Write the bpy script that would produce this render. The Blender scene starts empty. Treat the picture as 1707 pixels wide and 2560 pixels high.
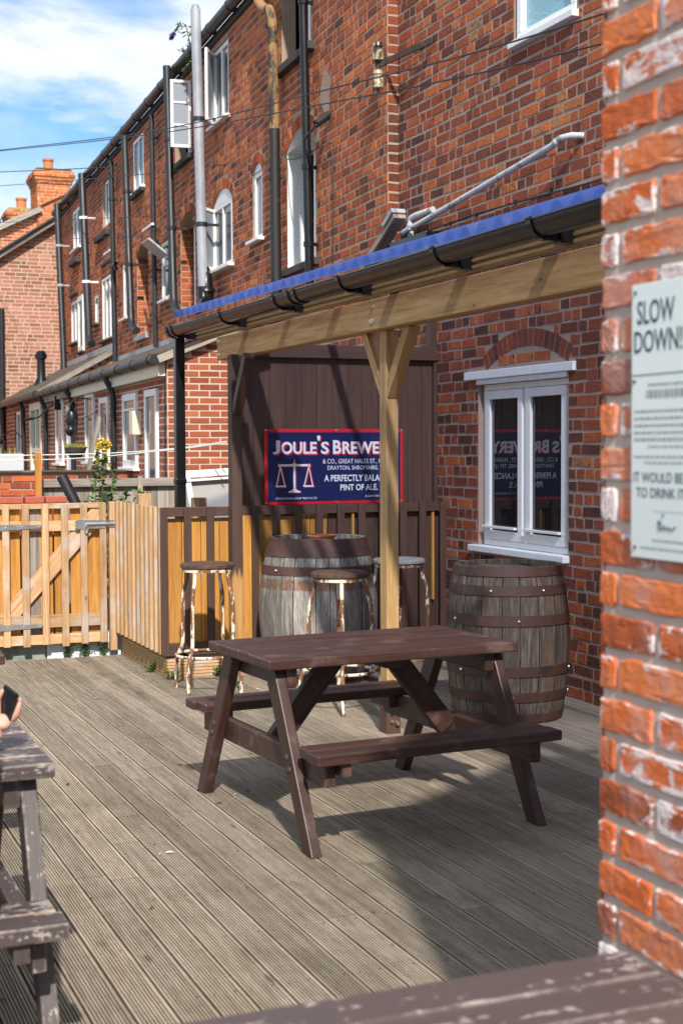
import bpy, bmesh, math, random
from mathutils import Vector, Matrix
R_ = random.Random(7)
SC = bpy.context.scene
COL = SC.collection
rad = math.radians

# ------------------------------------------------------------------ camera
# world: X runs along the gate, Y along the pub wall away from the viewer, Z up; metres
CAM_A, CAM_P, CAM_R = rad(22.3), rad(2.55), rad(-0.25)
cam_d = bpy.data.cameras.new("camera")
cam = bpy.data.objects.new("camera", cam_d)
COL.objects.link(cam)
cam_d.lens = 50.0
cam_d.sensor_width = 36.0
cam_d.clip_start = 0.05
cam_d.clip_end = 3000
fwd = Vector((math.sin(CAM_A)*math.cos(CAM_P), math.cos(CAM_A)*math.cos(CAM_P), -math.sin(CAM_P)))
rt0 = Vector((math.cos(CAM_A), -math.sin(CAM_A), 0))
up0 = rt0.cross(fwd)
rt = rt0*math.cos(CAM_R) + up0*math.sin(CAM_R)
up = up0*math.cos(CAM_R) - rt0*math.sin(CAM_R)
cam.matrix_world = Matrix(((rt.x, up.x, -fwd.x, 0), (rt.y, up.y, -fwd.y, 0), (rt.z, up.z, -fwd.z, 1.55), (0, 0, 0, 1)))
cam_d.dof.use_dof = True
cam_d.dof.focus_distance = 8.6
cam_d.dof.aperture_fstop = 5.2
SC.camera = cam

# ------------------------------------------------------------------ light
SUN = Vector((-0.29, -1.08, 1.0)).normalized()          # direction towards the sun
sun_d = bpy.data.lights.new("sun", 'SUN')
sun_d.energy = 3.6
sun_d.angle = rad(1.5)
sun_d.color = (1.0, 0.94, 0.85)
sun = bpy.data.objects.new("sun", sun_d)
COL.objects.link(sun)
sun.rotation_euler = SUN.to_track_quat('Z', 'Y').to_euler()
sun.location = (0, 0, 30)

world = bpy.data.worlds.new("World")
SC.world = world
world.use_nodes = True
wt = world.node_tree
wt.nodes.clear()
def wn(typ, ins=None, **pr):
    n = wt.nodes.new(typ)
    for k, v in pr.items(): setattr(n, k, v)
    for k, v in (ins or {}).items():
        if isinstance(v, bpy.types.NodeSocket): wt.links.new(v, n.inputs[k])
        else: n.inputs[k].default_value = v
    return n
def wm(op, a, b=0.0, c=0.0, clamp=False):
    return wn('ShaderNodeMath', {0: a, 1: b, 2: c}, operation=op, use_clamp=clamp).outputs[0]
sky = wn('ShaderNodeTexSky', sky_type='NISHITA', sun_disc=False)
sky.sun_elevation = math.asin(SUN.z)
sky.sun_rotation = math.atan2(SUN.x, SUN.y)
sky.air_density = 1.0
sky.dust_density = 1.2
tc = wn('ShaderNodeTexCoord')
sep = wn('ShaderNodeSeparateXYZ', {0: tc.outputs['Generated']})
el = sep.outputs['Z']
mp = wn('ShaderNodeMapping', {'Vector': tc.outputs['Generated'], 'Scale': (1, 1, 2.6), 'Location': (0.31, 0.12, 0.0)})
n1 = wn('ShaderNodeTexNoise', {'Vector': mp.outputs[0], 'Scale': 6.5, 'Detail': 8.0, 'Roughness': 0.56, 'Distortion': 0.2})
n2 = wn('ShaderNodeTexNoise', {'Vector': mp.outputs[0], 'Scale': 22.0, 'Detail': 6.0, 'Roughness': 0.6})
# a bank of cumulus between two bands of clear sky, ragged by noise
warp = wm('MULTIPLY_ADD', n1.outputs[0], 0.16, -0.08)
elw = wm('ADD', el, warp)
bank = wn('ShaderNodeValToRGB', {0: elw})
cr = bank.color_ramp
cr.elements[0].position = 0.0; cr.elements[0].color = (.95, .95, .95, 1)
cr.elements[1].position = 1.0; cr.elements[1].color = (.75, .75, .75, 1)
for p, v in ((0.150, .78), (0.182, .34), (0.222, .04), (0.246, .86), (0.280, 1.0), (0.297, .42), (0.316, .02), (0.36, .85), (0.5, .55)):
    e = cr.elements.new(p); e.color = (v, v, v, 1)
dens = wm('ADD', bank.outputs[0], wm('MULTIPLY_ADD', n2.outputs[0], 0.36, -0.18), clamp=True)
shade = wm('MULTIPLY_ADD', n2.outputs[0], 2.6, 4.0)
cloudc = wn('ShaderNodeCombineXYZ', {0: wm('MULTIPLY', shade, 0.95), 1: shade, 2: wm('MULTIPLY', shade, 1.04)})
skyb = wn('ShaderNodeMix', {0: 1.0}, data_type='RGBA', blend_type='MULTIPLY')
wt.links.new(sky.outputs[0], skyb.inputs[6]); skyb.inputs[7].default_value = (0.48, 0.76, 1.02, 1)
mixs = wn('ShaderNodeMix', {0: dens}, data_type='RGBA')
wt.links.new(skyb.outputs[2], mixs.inputs[6]); wt.links.new(cloudc.outputs[0], mixs.inputs[7])
bg = wn('ShaderNodeBackground', {'Strength': 0.122})
wt.links.new(mixs.outputs[2], bg.inputs[0])
wo = wn('ShaderNodeOutputWorld')
wt.links.new(bg.outputs[0], wo.inputs[0])

SC.view_settings.view_transform = 'Standard'
SC.view_settings.look = 'None'
SC.view_settings.exposure = 0.70
SC.view_settings.gamma = 1.0

# ------------------------------------------------------------------ mesh helpers
class MB:
    """collects faces with a per-face tone, a per-face dirt value and UVs in metres along the grain"""
    def __init__(s): s.v = []; s.f = []; s.tone = []; s.dirt = []; s.uv = []
    def quad(s, pts, tone=0.5, dirt=0.0, uv=None):
        i = len(s.v); s.v.extend([tuple(p) for p in pts]); s.f.append(tuple(range(i, i+len(pts))))
        s.tone.append(tone); s.dirt.append(dirt)
        s.uv.append(uv if uv else [(0.0, 0.0)]*len(pts))
    def grid(s, rows, tone=0.5, dirt=0.0, close=False, uvs=(1, 1)):
        """rows: equally long lists of points; close joins the last column to the first"""
        i = len(s.v); n = len(rows[0])
        for r in rows: s.v.extend([tuple(p) for p in r])
        m = n if close else n-1
        for a in range(len(rows)-1):
            for b in range(m):
                c = (b+1) % n
                s.f.append((i+a*n+b, i+a*n+c, i+(a+1)*n+c, i+(a+1)*n+b))
                t = tone(a, b) if callable(tone) else tone
                s.tone.append(t); s.dirt.append(dirt(a, b) if callable(dirt) else dirt)
                s.uv.append([(a*uvs[0], b*uvs[1]), (a*uvs[0], (b+1)*uvs[1]), ((a+1)*uvs[0], (b+1)*uvs[1]), ((a+1)*uvs[0], b*uvs[1])])
    def mbox(s, M, sx, sy, sz, tone=None, taper=None):
        """box of full size sx,sy,sz about the origin of M; grain runs along its longest side"""
        tone = R_.random() if tone is None else tone
        ou, ov = R_.uniform(0, 40), R_.uniform(0, 40)
        d = (sx, sy, sz)
        L = max(range(3), key=lambda k: d[k])
        c = []
        for z in (-.5, .5):
            for y in (-.5, .5):
                for x in (-.5, .5): c.append(Vector((x*sx, y*sy, z*sz)))
        F = ((0, 2, 3, 1), (4, 5, 7, 6), (0, 1, 5, 4), (2, 6, 7, 3), (0, 4, 6, 2), (1, 3, 7, 5))
        i = len(s.v)
        s.v.extend([tuple(M @ p) for p in c])
        for k, f in enumerate(F):
            ax = (2, 2, 1, 1, 0, 0)[k]
            oth = [a for a in (0, 1, 2) if a != ax]
            if L in oth:
                a = L; b = [q for q in oth if q != L][0]
            else: a, b = oth
            s.f.append(tuple(i+q for q in f))
            s.uv.append([(c[q][a]*(1 if ax != L else .2)+ou, c[q][b]+ov+ax*.37) for q in f])
            s.tone.append(tone); s.dirt.append(0.0)
    def box(s, x0, x1, y0, y1, z0, z1, tone=None):
        s.mbox(Matrix.Translation(((x0+x1)/2, (y0+y1)/2, (z0+z1)/2)), abs(x1-x0), abs(y1-y0), abs(z1-z0), tone)
    def bar(s, p0, p1, w, t, side=(0, 0, 1), tone=None, ext=0.0):
        """plank from p0 to p1; w measured along 'side' (made square to the run), t across"""
        p0 = Vector(p0); p1 = Vector(p1); d = (p1-p0); L = d.length+ext; d.normalize()
        sd = Vector(side); sd = (sd-d*sd.dot(d)).normalized(); n = d.cross(sd)
        c = (p0+p1)/2
        M = Matrix(((d.x, sd.x, n.x, c.x), (d.y, sd.y, n.y, c.y), (d.z, sd.z, n.z, c.z), (0, 0, 0, 1)))
        s.mbox(M, L, w, t, tone)
    def tube(s, pts, r, n=10, cap=True, tone=0.5, flat=None):
        pts = [Vector(p) for p in pts]; rs = r if isinstance(r, (list, tuple)) else [r]*len(pts)
        rows = []; prev = None
        for k, p in enumerate(pts):
            a = pts[max(k-1, 0)]; b = pts[min(k+1, len(pts)-1)]
            d = (b-a).normalized()
            if prev is None:
                h = Vector((0, 0, 1)) if abs(d.z) < .9 else Vector((1, 0, 0))
                x = (h-d*h.dot(d)).normalized()
            else: x = (prev-d*prev.dot(d)).normalized()
            prev = x; y = d.cross(x)
            rows.append([p+(x*math.cos(2*math.pi*q/n)+y*math.sin(2*math.pi*q/n))*rs[k] for q in range(n)])
        s.grid(rows, tone, close=True, uvs=(.1, .02))
        if cap:
            s.quad(rows[0][::-1], tone); s.quad(rows[-1], tone)
    def lathe(s, prof, c=(0, 0, 0), n=32, tone=0.5, cap=False, a0=0.0):
        """prof: (radius, z) pairs turned about the vertical through c"""
        c = Vector(c)
        rows = [[c+Vector((r*math.cos(a0+2*math.pi*q/n), r*math.sin(a0+2*math.pi*q/n), z)) for q in range(n)] for r, z in prof]
        s.grid(rows, tone, close=True)
        if cap: s.quad(rows[0][::-1], tone); s.quad(rows[-1], tone)
    def ball(s, c, r, n=10, sc=(1, 1, 1), tone=0.5):
        c = Vector(c); rows = []
        for a in range(n//2+1):
            th = math.pi*a/(n//2)
            rr = max(math.sin(th), .02)
            rows.append([c+Vector((r*sc[0]*rr*math.cos(2*math.pi*q/n), r*sc[1]*rr*math.sin(2*math.pi*q/n), r*sc[2]*math.cos(th))) for q in range(n)])
        s.grid(rows, tone, close=True)

BASE = {}
def build(name, mb, mat, parent=None, bevel=0.0, smooth=False, local=False, fixn=True):
    me = bpy.data.meshes.new(name)
    me.from_pydata(mb.v, [], mb.f)
    n = len(mb.f)
    a = me.attributes.new('tone', 'FLOAT', 'FACE'); a.data.foreach_set('value', mb.tone)
    a = me.attributes.new('dirt', 'FLOAT', 'FACE'); a.data.foreach_set('value', mb.dirt)
    uv = me.uv_layers.new(name='UVMap')
    flat = [c for f in mb.uv for p in f for c in p]
    uv.data.foreach_set('uv', flat)
    if fixn:
        bm = bmesh.new(); bm.from_mesh(me)
        bmesh.ops.recalc_face_normals(bm, faces=bm.faces[:]); bm.to_mesh(me); bm.free()
    if smooth:
        me.polygons.foreach_set('use_smooth', [True]*n)
    me.update()
    o = bpy.data.objects.new(name, me)
    COL.objects.link(o)
    me.materials.append(mat)
    if parent:
        o.parent = parent
        if not local and parent.name in BASE: o.location = -BASE[parent.name]
    if bevel:
        b = o.modifiers.new('bevel', 'BEVEL'); b.width = bevel; b.segments = 2; b.limit_method = 'ANGLE'; b.angle_limit = rad(40)
    if smooth:
        try: me.set_sharp_from_angle(angle=rad(42))
        except Exception: pass
    return o
def tag(o, label, cat, group=None):
    o['label'] = label; o['category'] = cat
    if group: o['group'] = group
    return o
def thing(name, label, cat, loc=(0, 0, 0), rz=0.0, group=None):
    o = bpy.data.objects.new(name, None); COL.objects.link(o)
    o.empty_display_size = 0.1
    o.location = loc; o.rotation_euler = (0, 0, rz)
    if rz == 0: BASE[o.name] = Vector(loc)
    return tag(o, label, cat, group)
def struct(o): o['kind'] = 'structure'; return o
def copy_tree(o, parent=None):
    c = o.copy(); COL.objects.link(c)
    if parent: c.parent = parent
    for ch in list(o.children): copy_tree(ch, c)
    return c
class Frame:
    """a wall's own axes: s along it, d out of it, z up"""
    def __init__(f, O, U, N): f.O = Vector(O); f.U = Vector(U).normalized(); f.N = Vector(N).normalized()
    def p(f, s, d, z): return f.O+f.U*s+f.N*d+Vector((0, 0, z))
    def q(f, s, d, z):
        """point standing d proud of the wall on the sight line the wall point (s, z) was measured on"""
        P = f.p(s, 0, z); v = Vector((0, 0, 1.55))-P
        return P+v*(d/f.N.dot(v))
    def box(f, mb, s0, s1, d0, d1, z0, z1, tone=None):
        c = f.p((s0+s1)/2, (d0+d1)/2, (z0+z1)/2)
        M = Matrix(((f.U.x, f.N.x, 0, c.x), (f.U.y, f.N.y, 0, c.y), (f.U.z, f.N.z, 1, c.z), (0, 0, 0, 1)))
        mb.mbox(M, abs(s1-s0), abs(d1-d0), abs(z1-z0), tone)

# ------------------------------------------------------------------ materials
class G:
    def __init__(s, name):
        s.m = bpy.data.materials.new(name); s.m.use_nodes = True; s.t = s.m.node_tree
        s.b = s.t.nodes['Principled BSDF']; s.out = s.t.nodes['Material Output']
    def n(s, typ, ins=None, **pr):
        n = s.t.nodes.new(typ)
        for k, v in pr.items(): setattr(n, k, v)
        for k, v in (ins or {}).items():
            if isinstance(v, bpy.types.NodeSocket): s.t.links.new(v, n.inputs[k])
            else: n.inputs[k].default_value = v
        return n
    def math(s, op, a, b=0.0, c=0.0, clamp=False):
        return s.n('ShaderNodeMath', {0: a, 1: b, 2: c}, operation=op, use_clamp=clamp).outputs[0]
    def noise(s, vec, scale, detail=5.0, rough=0.55, dist=0.0):
        return s.n('ShaderNodeTexNoise', {'Vector': vec, 'Scale': scale, 'Detail': detail, 'Roughness': rough, 'Distortion': dist}).outputs[0]
    def map(s, vec, scale=(1, 1, 1), loc=(0, 0, 0)):
        return s.n('ShaderNodeMapping', {'Vector': vec, 'Scale': scale, 'Location': loc}).outputs[0]
    def ramp(s, fac, stops, interp='LINEAR'):
        r = s.n('ShaderNodeValToRGB', {0: fac}); c = r.color_ramp; c.interpolation = interp
        while len(c.elements) < len(stops): c.elements.new(0.5)
        for e, (p, col) in zip(c.elements, stops):
            e.position = p; e.color = (*col, 1) if len(col) == 3 else col
        return r.outputs[0]
    def step(s, x, a, b):
        return s.n('ShaderNodeMapRange', {0: x, 1: a, 2: b, 3: 0.0, 4: 1.0}, interpolation_type='SMOOTHSTEP').outputs[0]
    def mix(s, fac, a, b, blend='MIX'):
        n = s.n('ShaderNodeMix', {0: fac}, data_type='RGBA', blend_type=blend)
        for k, v in ((6, a), (7, b)):
            if isinstance(v, bpy.types.NodeSocket): s.t.links.new(v, n.inputs[k])
            else: n.inputs[k].default_value = (*v, 1) if len(v) == 3 else v
        return n.outputs[2]
    def attr(s, name): return s.n('ShaderNodeAttribute', attribute_name=name).outputs['Fac']
    def obj(s): return s.n('ShaderNodeTexCoord').outputs['Object']
    def uv(s): return s.n('ShaderNodeUVMap', uv_map='UVMap').outputs[0]
    def val(s, col, f):
        return s.n('ShaderNodeHueSaturation', {'Color': col, 'Value': f}).outputs[0]
    def bump(s, h, strength=0.5, dist=0.01):
        n = s.n('ShaderNodeBump', {'Height': h, 'Strength': strength, 'Distance': dist})
        s.t.links.new(n.outputs[0], s.b.inputs['Normal'])
    def col(s, c):
        if isinstance(c, bpy.types.NodeSocket): s.t.links.new(c, s.b.inputs['Base Color'])
        else: s.b.inputs['Base Color'].default_value = (*c, 1)
    def set(s, **k):
        for a, v in k.items():
            key = {'rough': 'Roughness', 'metal': 'Metallic', 'ior': 'IOR', 'spec': 'Specular IOR Level', 'coat': 'Coat Weight'}[a]
            if isinstance(v, bpy.types.NodeSocket): s.t.links.new(v, s.b.inputs[key])
            else: s.b.inputs[key].default_value = v
        return s

def wood(name, dark, base, light, rough=0.65, tv=0.35, knots=0.0, bump=0.25, grain=(0.7, 11), weather=None):
    g = G(name); uv = g.uv()
    a = g.noise(g.map(uv, (grain[0], grain[1], 1)), 3.0, 6.0, 0.6, 0.9)
    b = g.noise(g.map(uv, (3.0, 90, 1)), 3.0, 3.0, 0.6)
    f = g.math('ADD', g.math('MULTIPLY', a, 0.7), g.math('MULTIPLY', b, 0.3))
    c = g.ramp(f, [(0.30, dark), (0.5, base), (0.68, light)])
    if knots:
        v = g.n('ShaderNodeTexVoronoi', {'Vector': g.map(uv, (1.0, 2.6, 1)), 'Scale': 2.2, 'Randomness': 1.0})
        d = v.outputs['Distance']
        k = g.math('SUBTRACT', 1.0, g.step(d, 0.02, 0.075))
        c = g.mix(g.math('MULTIPLY', k, knots), c, tuple(x*.35 for x in dark))
        rg = g.math('SUBTRACT', 1.0, g.step(g.math('ABSOLUTE', g.math('SUBTRACT', d, 0.10)), 0.0, 0.05))
        c = g.mix(g.math('MULTIPLY', rg, knots*0.35), c, dark)
    if weather:
        w = g.noise(g.obj(), weather[1], 6.0, 0.6)
        c = g.mix(g.math('MULTIPLY', g.step(w, weather[2], weather[3]), weather[4]), c, weather[0])
    t = g.math('MULTIPLY_ADD', g.attr('tone'), tv, 1.0-tv/2)
    g.col(g.val(c, t)); g.set(rough=rough)
    g.bump(f, bump, 0.004)
    return g.m
def peel(name, paint, bare, amount, rough=0.5, scale=(5, 26), tv=0.2, pale=(.42, .38, .36), edge=.6):
    """old brown paint flecked off along the grain, and worn through to wood on the arrises"""
    g = G(name); uv = g.uv(); o = g.obj()
    a = g.noise(g.map(uv, (scale[0], scale[1], 1)), 1.6, 7.0, 0.65, 0.3)
    a2 = g.noise(o, 5.0, 5.0, 0.62); a3 = g.noise(o, 42.0, 4.0, 0.6)
    s_ = g.math('ADD', g.math('ADD', g.math('MULTIPLY', a, 0.42), g.math('MULTIPLY', a2, 0.30)), g.math('MULTIPLY', a3, 0.28))
    bn = g.n('ShaderNodeBevel', {'Radius': .009}, samples=4).outputs[0]
    gn = g.n('ShaderNodeNewGeometry').outputs['Normal']
    dt = g.n('ShaderNodeVectorMath', {0: bn, 1: gn}, operation='DOT_PRODUCT').outputs['Value']
    eg = g.math('MULTIPLY', g.step(g.math('SUBTRACT', 1.0, dt), .01, .10), edge)
    c0 = g.noise(g.map(uv, (2, 30, 1)), 3.0, 4.0)
    pc = g.mix(c0, tuple(x*.78 for x in paint), tuple(x*1.2 for x in paint))
    s_ = g.math('ADD', s_, g.math('MULTIPLY', eg, g.math('MULTIPLY_ADD', a2, .5, -.12)))
    m1 = g.step(s_, amount, amount+.03)
    m2 = g.step(s_, amount+.085, amount+.11)
    c = g.mix(g.math('MULTIPLY', m1, 0.75), pc, pale)
    c = g.mix(m2, c, bare)
    t = g.math('MULTIPLY_ADD', g.attr('tone'), tv, 1.0-tv/2)
    g.col(g.val(c, t)); g.set(rough=rough)
    g.bump(g.math('SUBTRACT', g.math('MULTIPLY', c0, 0.5), m1), 0.35, 0.003)
    return g.m
def brick(name, stops, soot=0.45, sootcol=(.022, .018, .016), paint=None, rough=0.9, bump=0.9, fine=60.0, pits=0.5, spread=.85, drift=.7, film=None, grime=0.0):
    g = G(name); o = g.obj()
    t = g.attr('tone')
    n_big = g.noise(o, 9.0, 5.0, 0.6)
    n_med = g.noise(o, 34.0, 6.0, 0.65, 0.4)
    n_fine = g.noise(o, fine*2.2, 4.0, 0.7)
    n_lg = g.noise(o, 0.75, 4.0, 0.6)
    tt = g.math('ADD', g.math('MULTIPLY_ADD', t, spread, 0.5-spread/2), g.math('MULTIPLY_ADD', n_med, 0.66, -0.33))
    tt = g.math('ADD', tt, g.math('MULTIPLY_ADD', n_lg, drift, -drift/2), clamp=True)
    c = g.ramp(tt, stops)
    m = g.step(g.math('ADD', g.math('MULTIPLY', n_med, .65), g.math('MULTIPLY', n_big, .35)), 0.53, 0.66)
    c = g.mix(g.math('MULTIPLY', m, soot), c, sootcol)
    pit = g.step(n_fine, 0.58, 0.70)
    c = g.mix(g.math('MULTIPLY', pit, pits), c, sootcol)
    if grime:
        gm = g.math('ADD', g.math('MULTIPLY', g.noise(g.map(o, (1, 1, .6)), 1.15, 6.0, .68), .75), g.math('MULTIPLY', t, .25))
        c = g.mix(g.math('MULTIPLY', g.step(gm, .44, .62), grime), c, (.040, .026, .021))
    if film:
        fm = g.step(g.noise(o, 3.1, 6.0, .66), .44, .68)
        c = g.mix(g.math('MULTIPLY', fm, film[1]), c, film[0])
    if paint:
        rnd = g.math('FRACT', g.math('MULTIPLY', t, 37.31))
        pn = g.noise(g.map(o, (1, 9, 14)), 1.6, 7.0, 0.62, 0.6)
        pm = g.step(g.math('ADD', pn, g.math('MULTIPLY_ADD', rnd, 0.30, g.math('MULTIPLY_ADD', g.attr('dirt'), .14, -.185))), 0.55, 0.61)
        c = g.mix(g.math('MULTIPLY', pm, 0.85), c, paint)
    sv = g.math('MULTIPLY_ADD', n_fine, 0.5, 0.75)
    g.col(g.val(c, sv)); g.set(rough=rough, spec=0.25)
    g.bump(g.math('ADD', g.math('MULTIPLY', n_med, 1.0), g.math('MULTIPLY', n_fine, 0.45)), bump, 0.008)
    return g.m
def mortar(name, a, b, rough=0.95):
    g = G(name); o = g.obj()
    f = g.noise(o, 30.0, 6.0, 0.65); f2 = g.noise(o, 2.2, 4.0, 0.6)
    c = g.mix(g.math('MULTIPLY_ADD', f2, .7, g.math('MULTIPLY', f, .3)), a, b)
    g.col(c); g.set(rough=rough, spec=0.2); g.bump(f, 0.7, 0.006)
    return g.m
def plain(name, c, rough=0.5, metal=0.0, var=0.15, scale=12.0, bump=0.0, spec=0.5):
    g = G(name); o = g.obj()
    f = g.noise(o, scale, 5.0, 0.6)
    g.col(g.mix(f, tuple(x*(1-var) for x in c), tuple(min(1, x*(1+var)) for x in c)))
    r = g.math('MULTIPLY_ADD', f, 0.25, rough-0.12, clamp=True)
    g.set(rough=r, metal=metal, spec=spec)
    if bump: g.bump(f, bump, 0.004)
    return g.m
def blotch(name, a, b, lo, hi, scale, stretch=(1, 1, 1), rough=0.6, metal=0.0, bump=0.3, third=None):
    g = G(name); o = g.map(g.obj(), stretch)
    f = g.noise(o, scale, 7.0, 0.65, 0.4)
    m = g.step(f, lo, hi)
    fa = g.noise(o, scale*3, 4.0)
    c = g.mix(m, g.mix(fa, tuple(x*.8 for x in a), tuple(min(1, x*1.15) for x in a)), g.mix(fa, tuple(x*.6 for x in b), tuple(x*1.3 for x in b)))
    if third: c = g.mix(g.step(g.noise(o, scale*.55, 5.0, .6), .56, .66), c, third)
    g.col(c); g.set(rough=rough, metal=metal); g.bump(g.math('SUBTRACT', fa, m), bump, 0.003)
    return g.m

OLD = [(0.0, (0.068, 0.036, 0.026)), (0.14, (0.120, 0.045, 0.030)), (0.36, (0.211, 0.060, 0.034)), (0.60, (0.342, 0.083, 0.038)), (0.82, (0.502, 0.122, 0.041)), (0.95, (0.661, 0.188, 0.051)), (1.0, (0.410, 0.235, 0.123))]
TER = [(0.0, (0.085, 0.038, 0.026)), (0.16, (0.171, 0.052, 0.030)), (0.36, (0.331, 0.080, 0.036)), (0.6, (0.490, 0.117, 0.043)), (0.84, (0.661, 0.174, 0.052)), (1.0, (0.750, 0.244, 0.078))]
M_old = brick('old_brick', OLD, 0.85, bump=1.0, pits=.85, spread=.86, grime=.28)
M_ter = brick('terrace_brick', TER, 0.7, pits=.7, spread=.8, drift=.9, grime=.2)
M_front = brick('front_brick', [(0, (.20, .050, .026)), (.2, (.42, .095, .032)), (.5, (.60, .135, .036)), (.8, (.70, .19, .055)), (.93, (.55, .19, .10)), (1, (.16, .07, .05))], 0.10, (.10, .045, .03), paint=(.72, .66, .66), fine=24.0, bump=0.8, pits=.35, drift=.35, film=((.56, .40, .36), .62))
M_gable = brick('pale_brick', [(0, (.17, .085, .062)), (.3, (.34, .15, .10)), (.7, (.44, .20, .135)), (1, (.52, .26, .18))], 0.14, pits=.3, drift=.2)
M_ext = brick('orange_brick', [(0, (.12, .046, .036)), (.3, (.28, .078, .042)), (.7, (.39, .112, .054)), (1, (.47, .155, .075))], 0.16, pits=.3, drift=.3)
M_chim = brick('chimney_brick', [(0, (.34, .085, .03)), (.5, (.58, .16, .045)), (1, (.68, .23, .065))], 0.18, pits=.2)
M_mort = mortar('old_mortar', (.30, .21, .165), (.46, .36, .295))
M_mortp = mortar('pink_mortar', (.27, .185, .15), (.42, .315, .265))
M_mortl = mortar('light_mortar', (.48, .37, .28), (.64, .53, .42))
M_mortf = mortar('grey_mortar', (.42, .335, .275), (.60, .50, .43))
M_mortt = mortar('terrace_mortar', (.30, .205, .145), (.46, .35, .26))
M_white = plain('white_frame', (.83, .82, .80), 0.35, var=.05)
M_wpaint = blotch('flaking_white_paint', (.78, .79, .80), (.40, .33, .28), .66, .70, 9.0, rough=.6)
M_wbrick = blotch('whitewashed_reveal', (.78, .78, .77), (.36, .16, .10), .64, .68, 14.0, rough=.8)
M_black = plain('black_plastic', (.008, .008, .009), 0.30, var=.3, spec=.4)
M_blackm = plain('weathered_black_pipe', (.017, .017, .020), 0.45, var=.5, scale=6)
M_cast = blotch('flaking_cast_iron', (.36, .20, .075), (.045, .035, .028), .50, .60, 5.0, (1, 1, .5), rough=.7, third=(.20, .125, .055))
M_castb = blotch('black_cast_iron', (.016, .015, .015), (.13, .085, .05), .66, .72, 6.0, (1, 1, .4), rough=.55)
M_grey = blotch('grey_flue_pipe', (.36, .37, .40), (.27, .28, .31), .45, .65, 3.0, (1, 1, .3), rough=.45, bump=.05)
M_wpipe = blotch('dirty_white_pipe', (.50, .51, .53), (.24, .25, .26), .50, .62, 14.0, rough=.5, bump=.1)
M_lead = plain('lead_flashing', (.36, .37, .38), .6, var=.25, scale=5)
M_slate = plain('roof_slate', (.07, .065, .065), .75, var=.4, scale=4, bump=.4)
M_mossy = blotch('mossy_roof_tile', (.085, .058, .045), (.060, .062, .024), .50, .62, 8.0, rough=.9, third=(.17, .13, .10))
M_terra = plain('terracotta', (.56, .18, .06), .7, var=.2)
M_dkslab = plain('dark_stone', (.05, .043, .04), .8, var=.35, bump=.3)
M_redtile = plain('red_coping', (.42, .10, .055), .75, var=.2)
M_tan = wood('treated_timber', (.25, .135, .048), (.45, .27, .108), (.58, .385, .19), .7, .25, knots=.75, grain=(.6, 9))
M_fascia = wood('fascia_timber', (.17, .105, .04), (.34, .215, .09), (.46, .32, .15), .7, .25, knots=.4)
M_larch = wood('new_softwood', (.31, .155, .065), (.49, .295, .145), (.60, .42, .25), .7, .5, knots=.8, weather=((.50, .44, .40), 4.0, .48, .66, .7))
M_amber = wood('amber_boards', (.27, .105, .016), (.47, .215, .040), (.58, .31, .075), .6, .42, knots=.5)
M_brown = wood('brown_painted_timber', (.052, .027, .020), (.080, .041, .029), (.108, .058, .042), .52, .35, bump=.35)
M_table = wood('brown_stained_table', (.030, .014, .011), (.056, .026, .020), (.088, .044, .035), .44, .35, bump=.4, weather=((.165, .110, .098), 8.0, .54, .72, .55), knots=.5)
M_peel = peel('peeling_table_top', (.080, .058, .054), (.60, .37, .18), .545)
M_peelb = peel('peeling_bench', (.080, .058, .054), (.62, .38, .18), .515, edge=.9)
M_peelleg = peel('peeling_table_leg', (.072, .052, .048), (.50, .31, .16), .55)
M_peelf = peel('peeling_front_table', (.098, .070, .066), (.46, .36, .29), .555, pale=(.48, .40, .38))
M_greyf = wood('weathered_fence', (.12, .095, .075), (.30, .255, .215), (.46, .41, .36), .85, .5, grain=(.5, 9), bump=.5)
M_orange = wood('orange_post', (.34, .12, .02), (.52, .21, .035), (.60, .28, .06), .6, .2)
M_seat = wood('stool_seat', (.03, .019, .014), (.085, .047, .030), (.22, .115, .060), .6, .5, grain=(1.2, 9), bump=.4)
M_seatg = wood('grey_stool_seat', (.14, .13, .125), (.27, .26, .25), (.42, .41, .40), .7, .4, grain=(1.2, 9), bump=.4)
M_leg = blotch('flaking_cream_paint', (.74, .66, .52), (.20, .085, .035), .475, .51, 17.0, (1, 1, .35), rough=.6, bump=.5)
M_legr = blotch('rusted_cream_paint', (.15, .065, .03), (.66, .58, .45), .53, .56, 17.0, (1, 1, .35), rough=.7, bump=.5)
M_rust = blotch('rusty_hoop', (.095, .046, .036), (.15, .062, .030), .50, .68, 9.0, rough=.62, metal=.25, bump=.3, third=(.052, .032, .030))
M_chrome = plain('galvanised_steel', (.58, .60, .62), .32, .9, var=.12)
M_bolt = plain('bright_bolt', (.75, .75, .75), .25, 1.0, var=.05)
M_iron = blotch('rusted_iron', (.05, .035, .03), (.12, .05, .03), .5, .65, 12.0, rough=.8)
M_porc = blotch('aged_porcelain', (.42, .34, .21), (.045, .035, .03), .50, .58, 9.0, rough=.3, bump=.05)
M_concrete = blotch('mossy_concrete', (.34, .35, .30), (.16, .20, .12), .5, .68, 5.0, rough=.9)
M_earth = plain('bare_earth', (.10, .075, .05), .95, var=.4, scale=3, bump=.6)
M_cable = plain('cable', (.012, .013, .02), .5)
M_line = plain('clothes_line', (.72, .75, .72), .6)
M_leaf = plain('leaf', (.075, .15, .030), .5, var=.45, scale=30)
M_leafy = plain('yellow_leaf', (.26, .26, .05), .5, var=.45, scale=30)
M_stem = plain('stem', (.10, .12, .035), .7)
M_twig = plain('twig', (.14, .085, .05), .8)
M_yel = plain('yellow_petal', (.78, .56, .04), .5, var=.2, scale=40)
M_purple = plain('purple_petal', (.17, .09, .36), .6, var=.2, scale=40)
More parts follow.
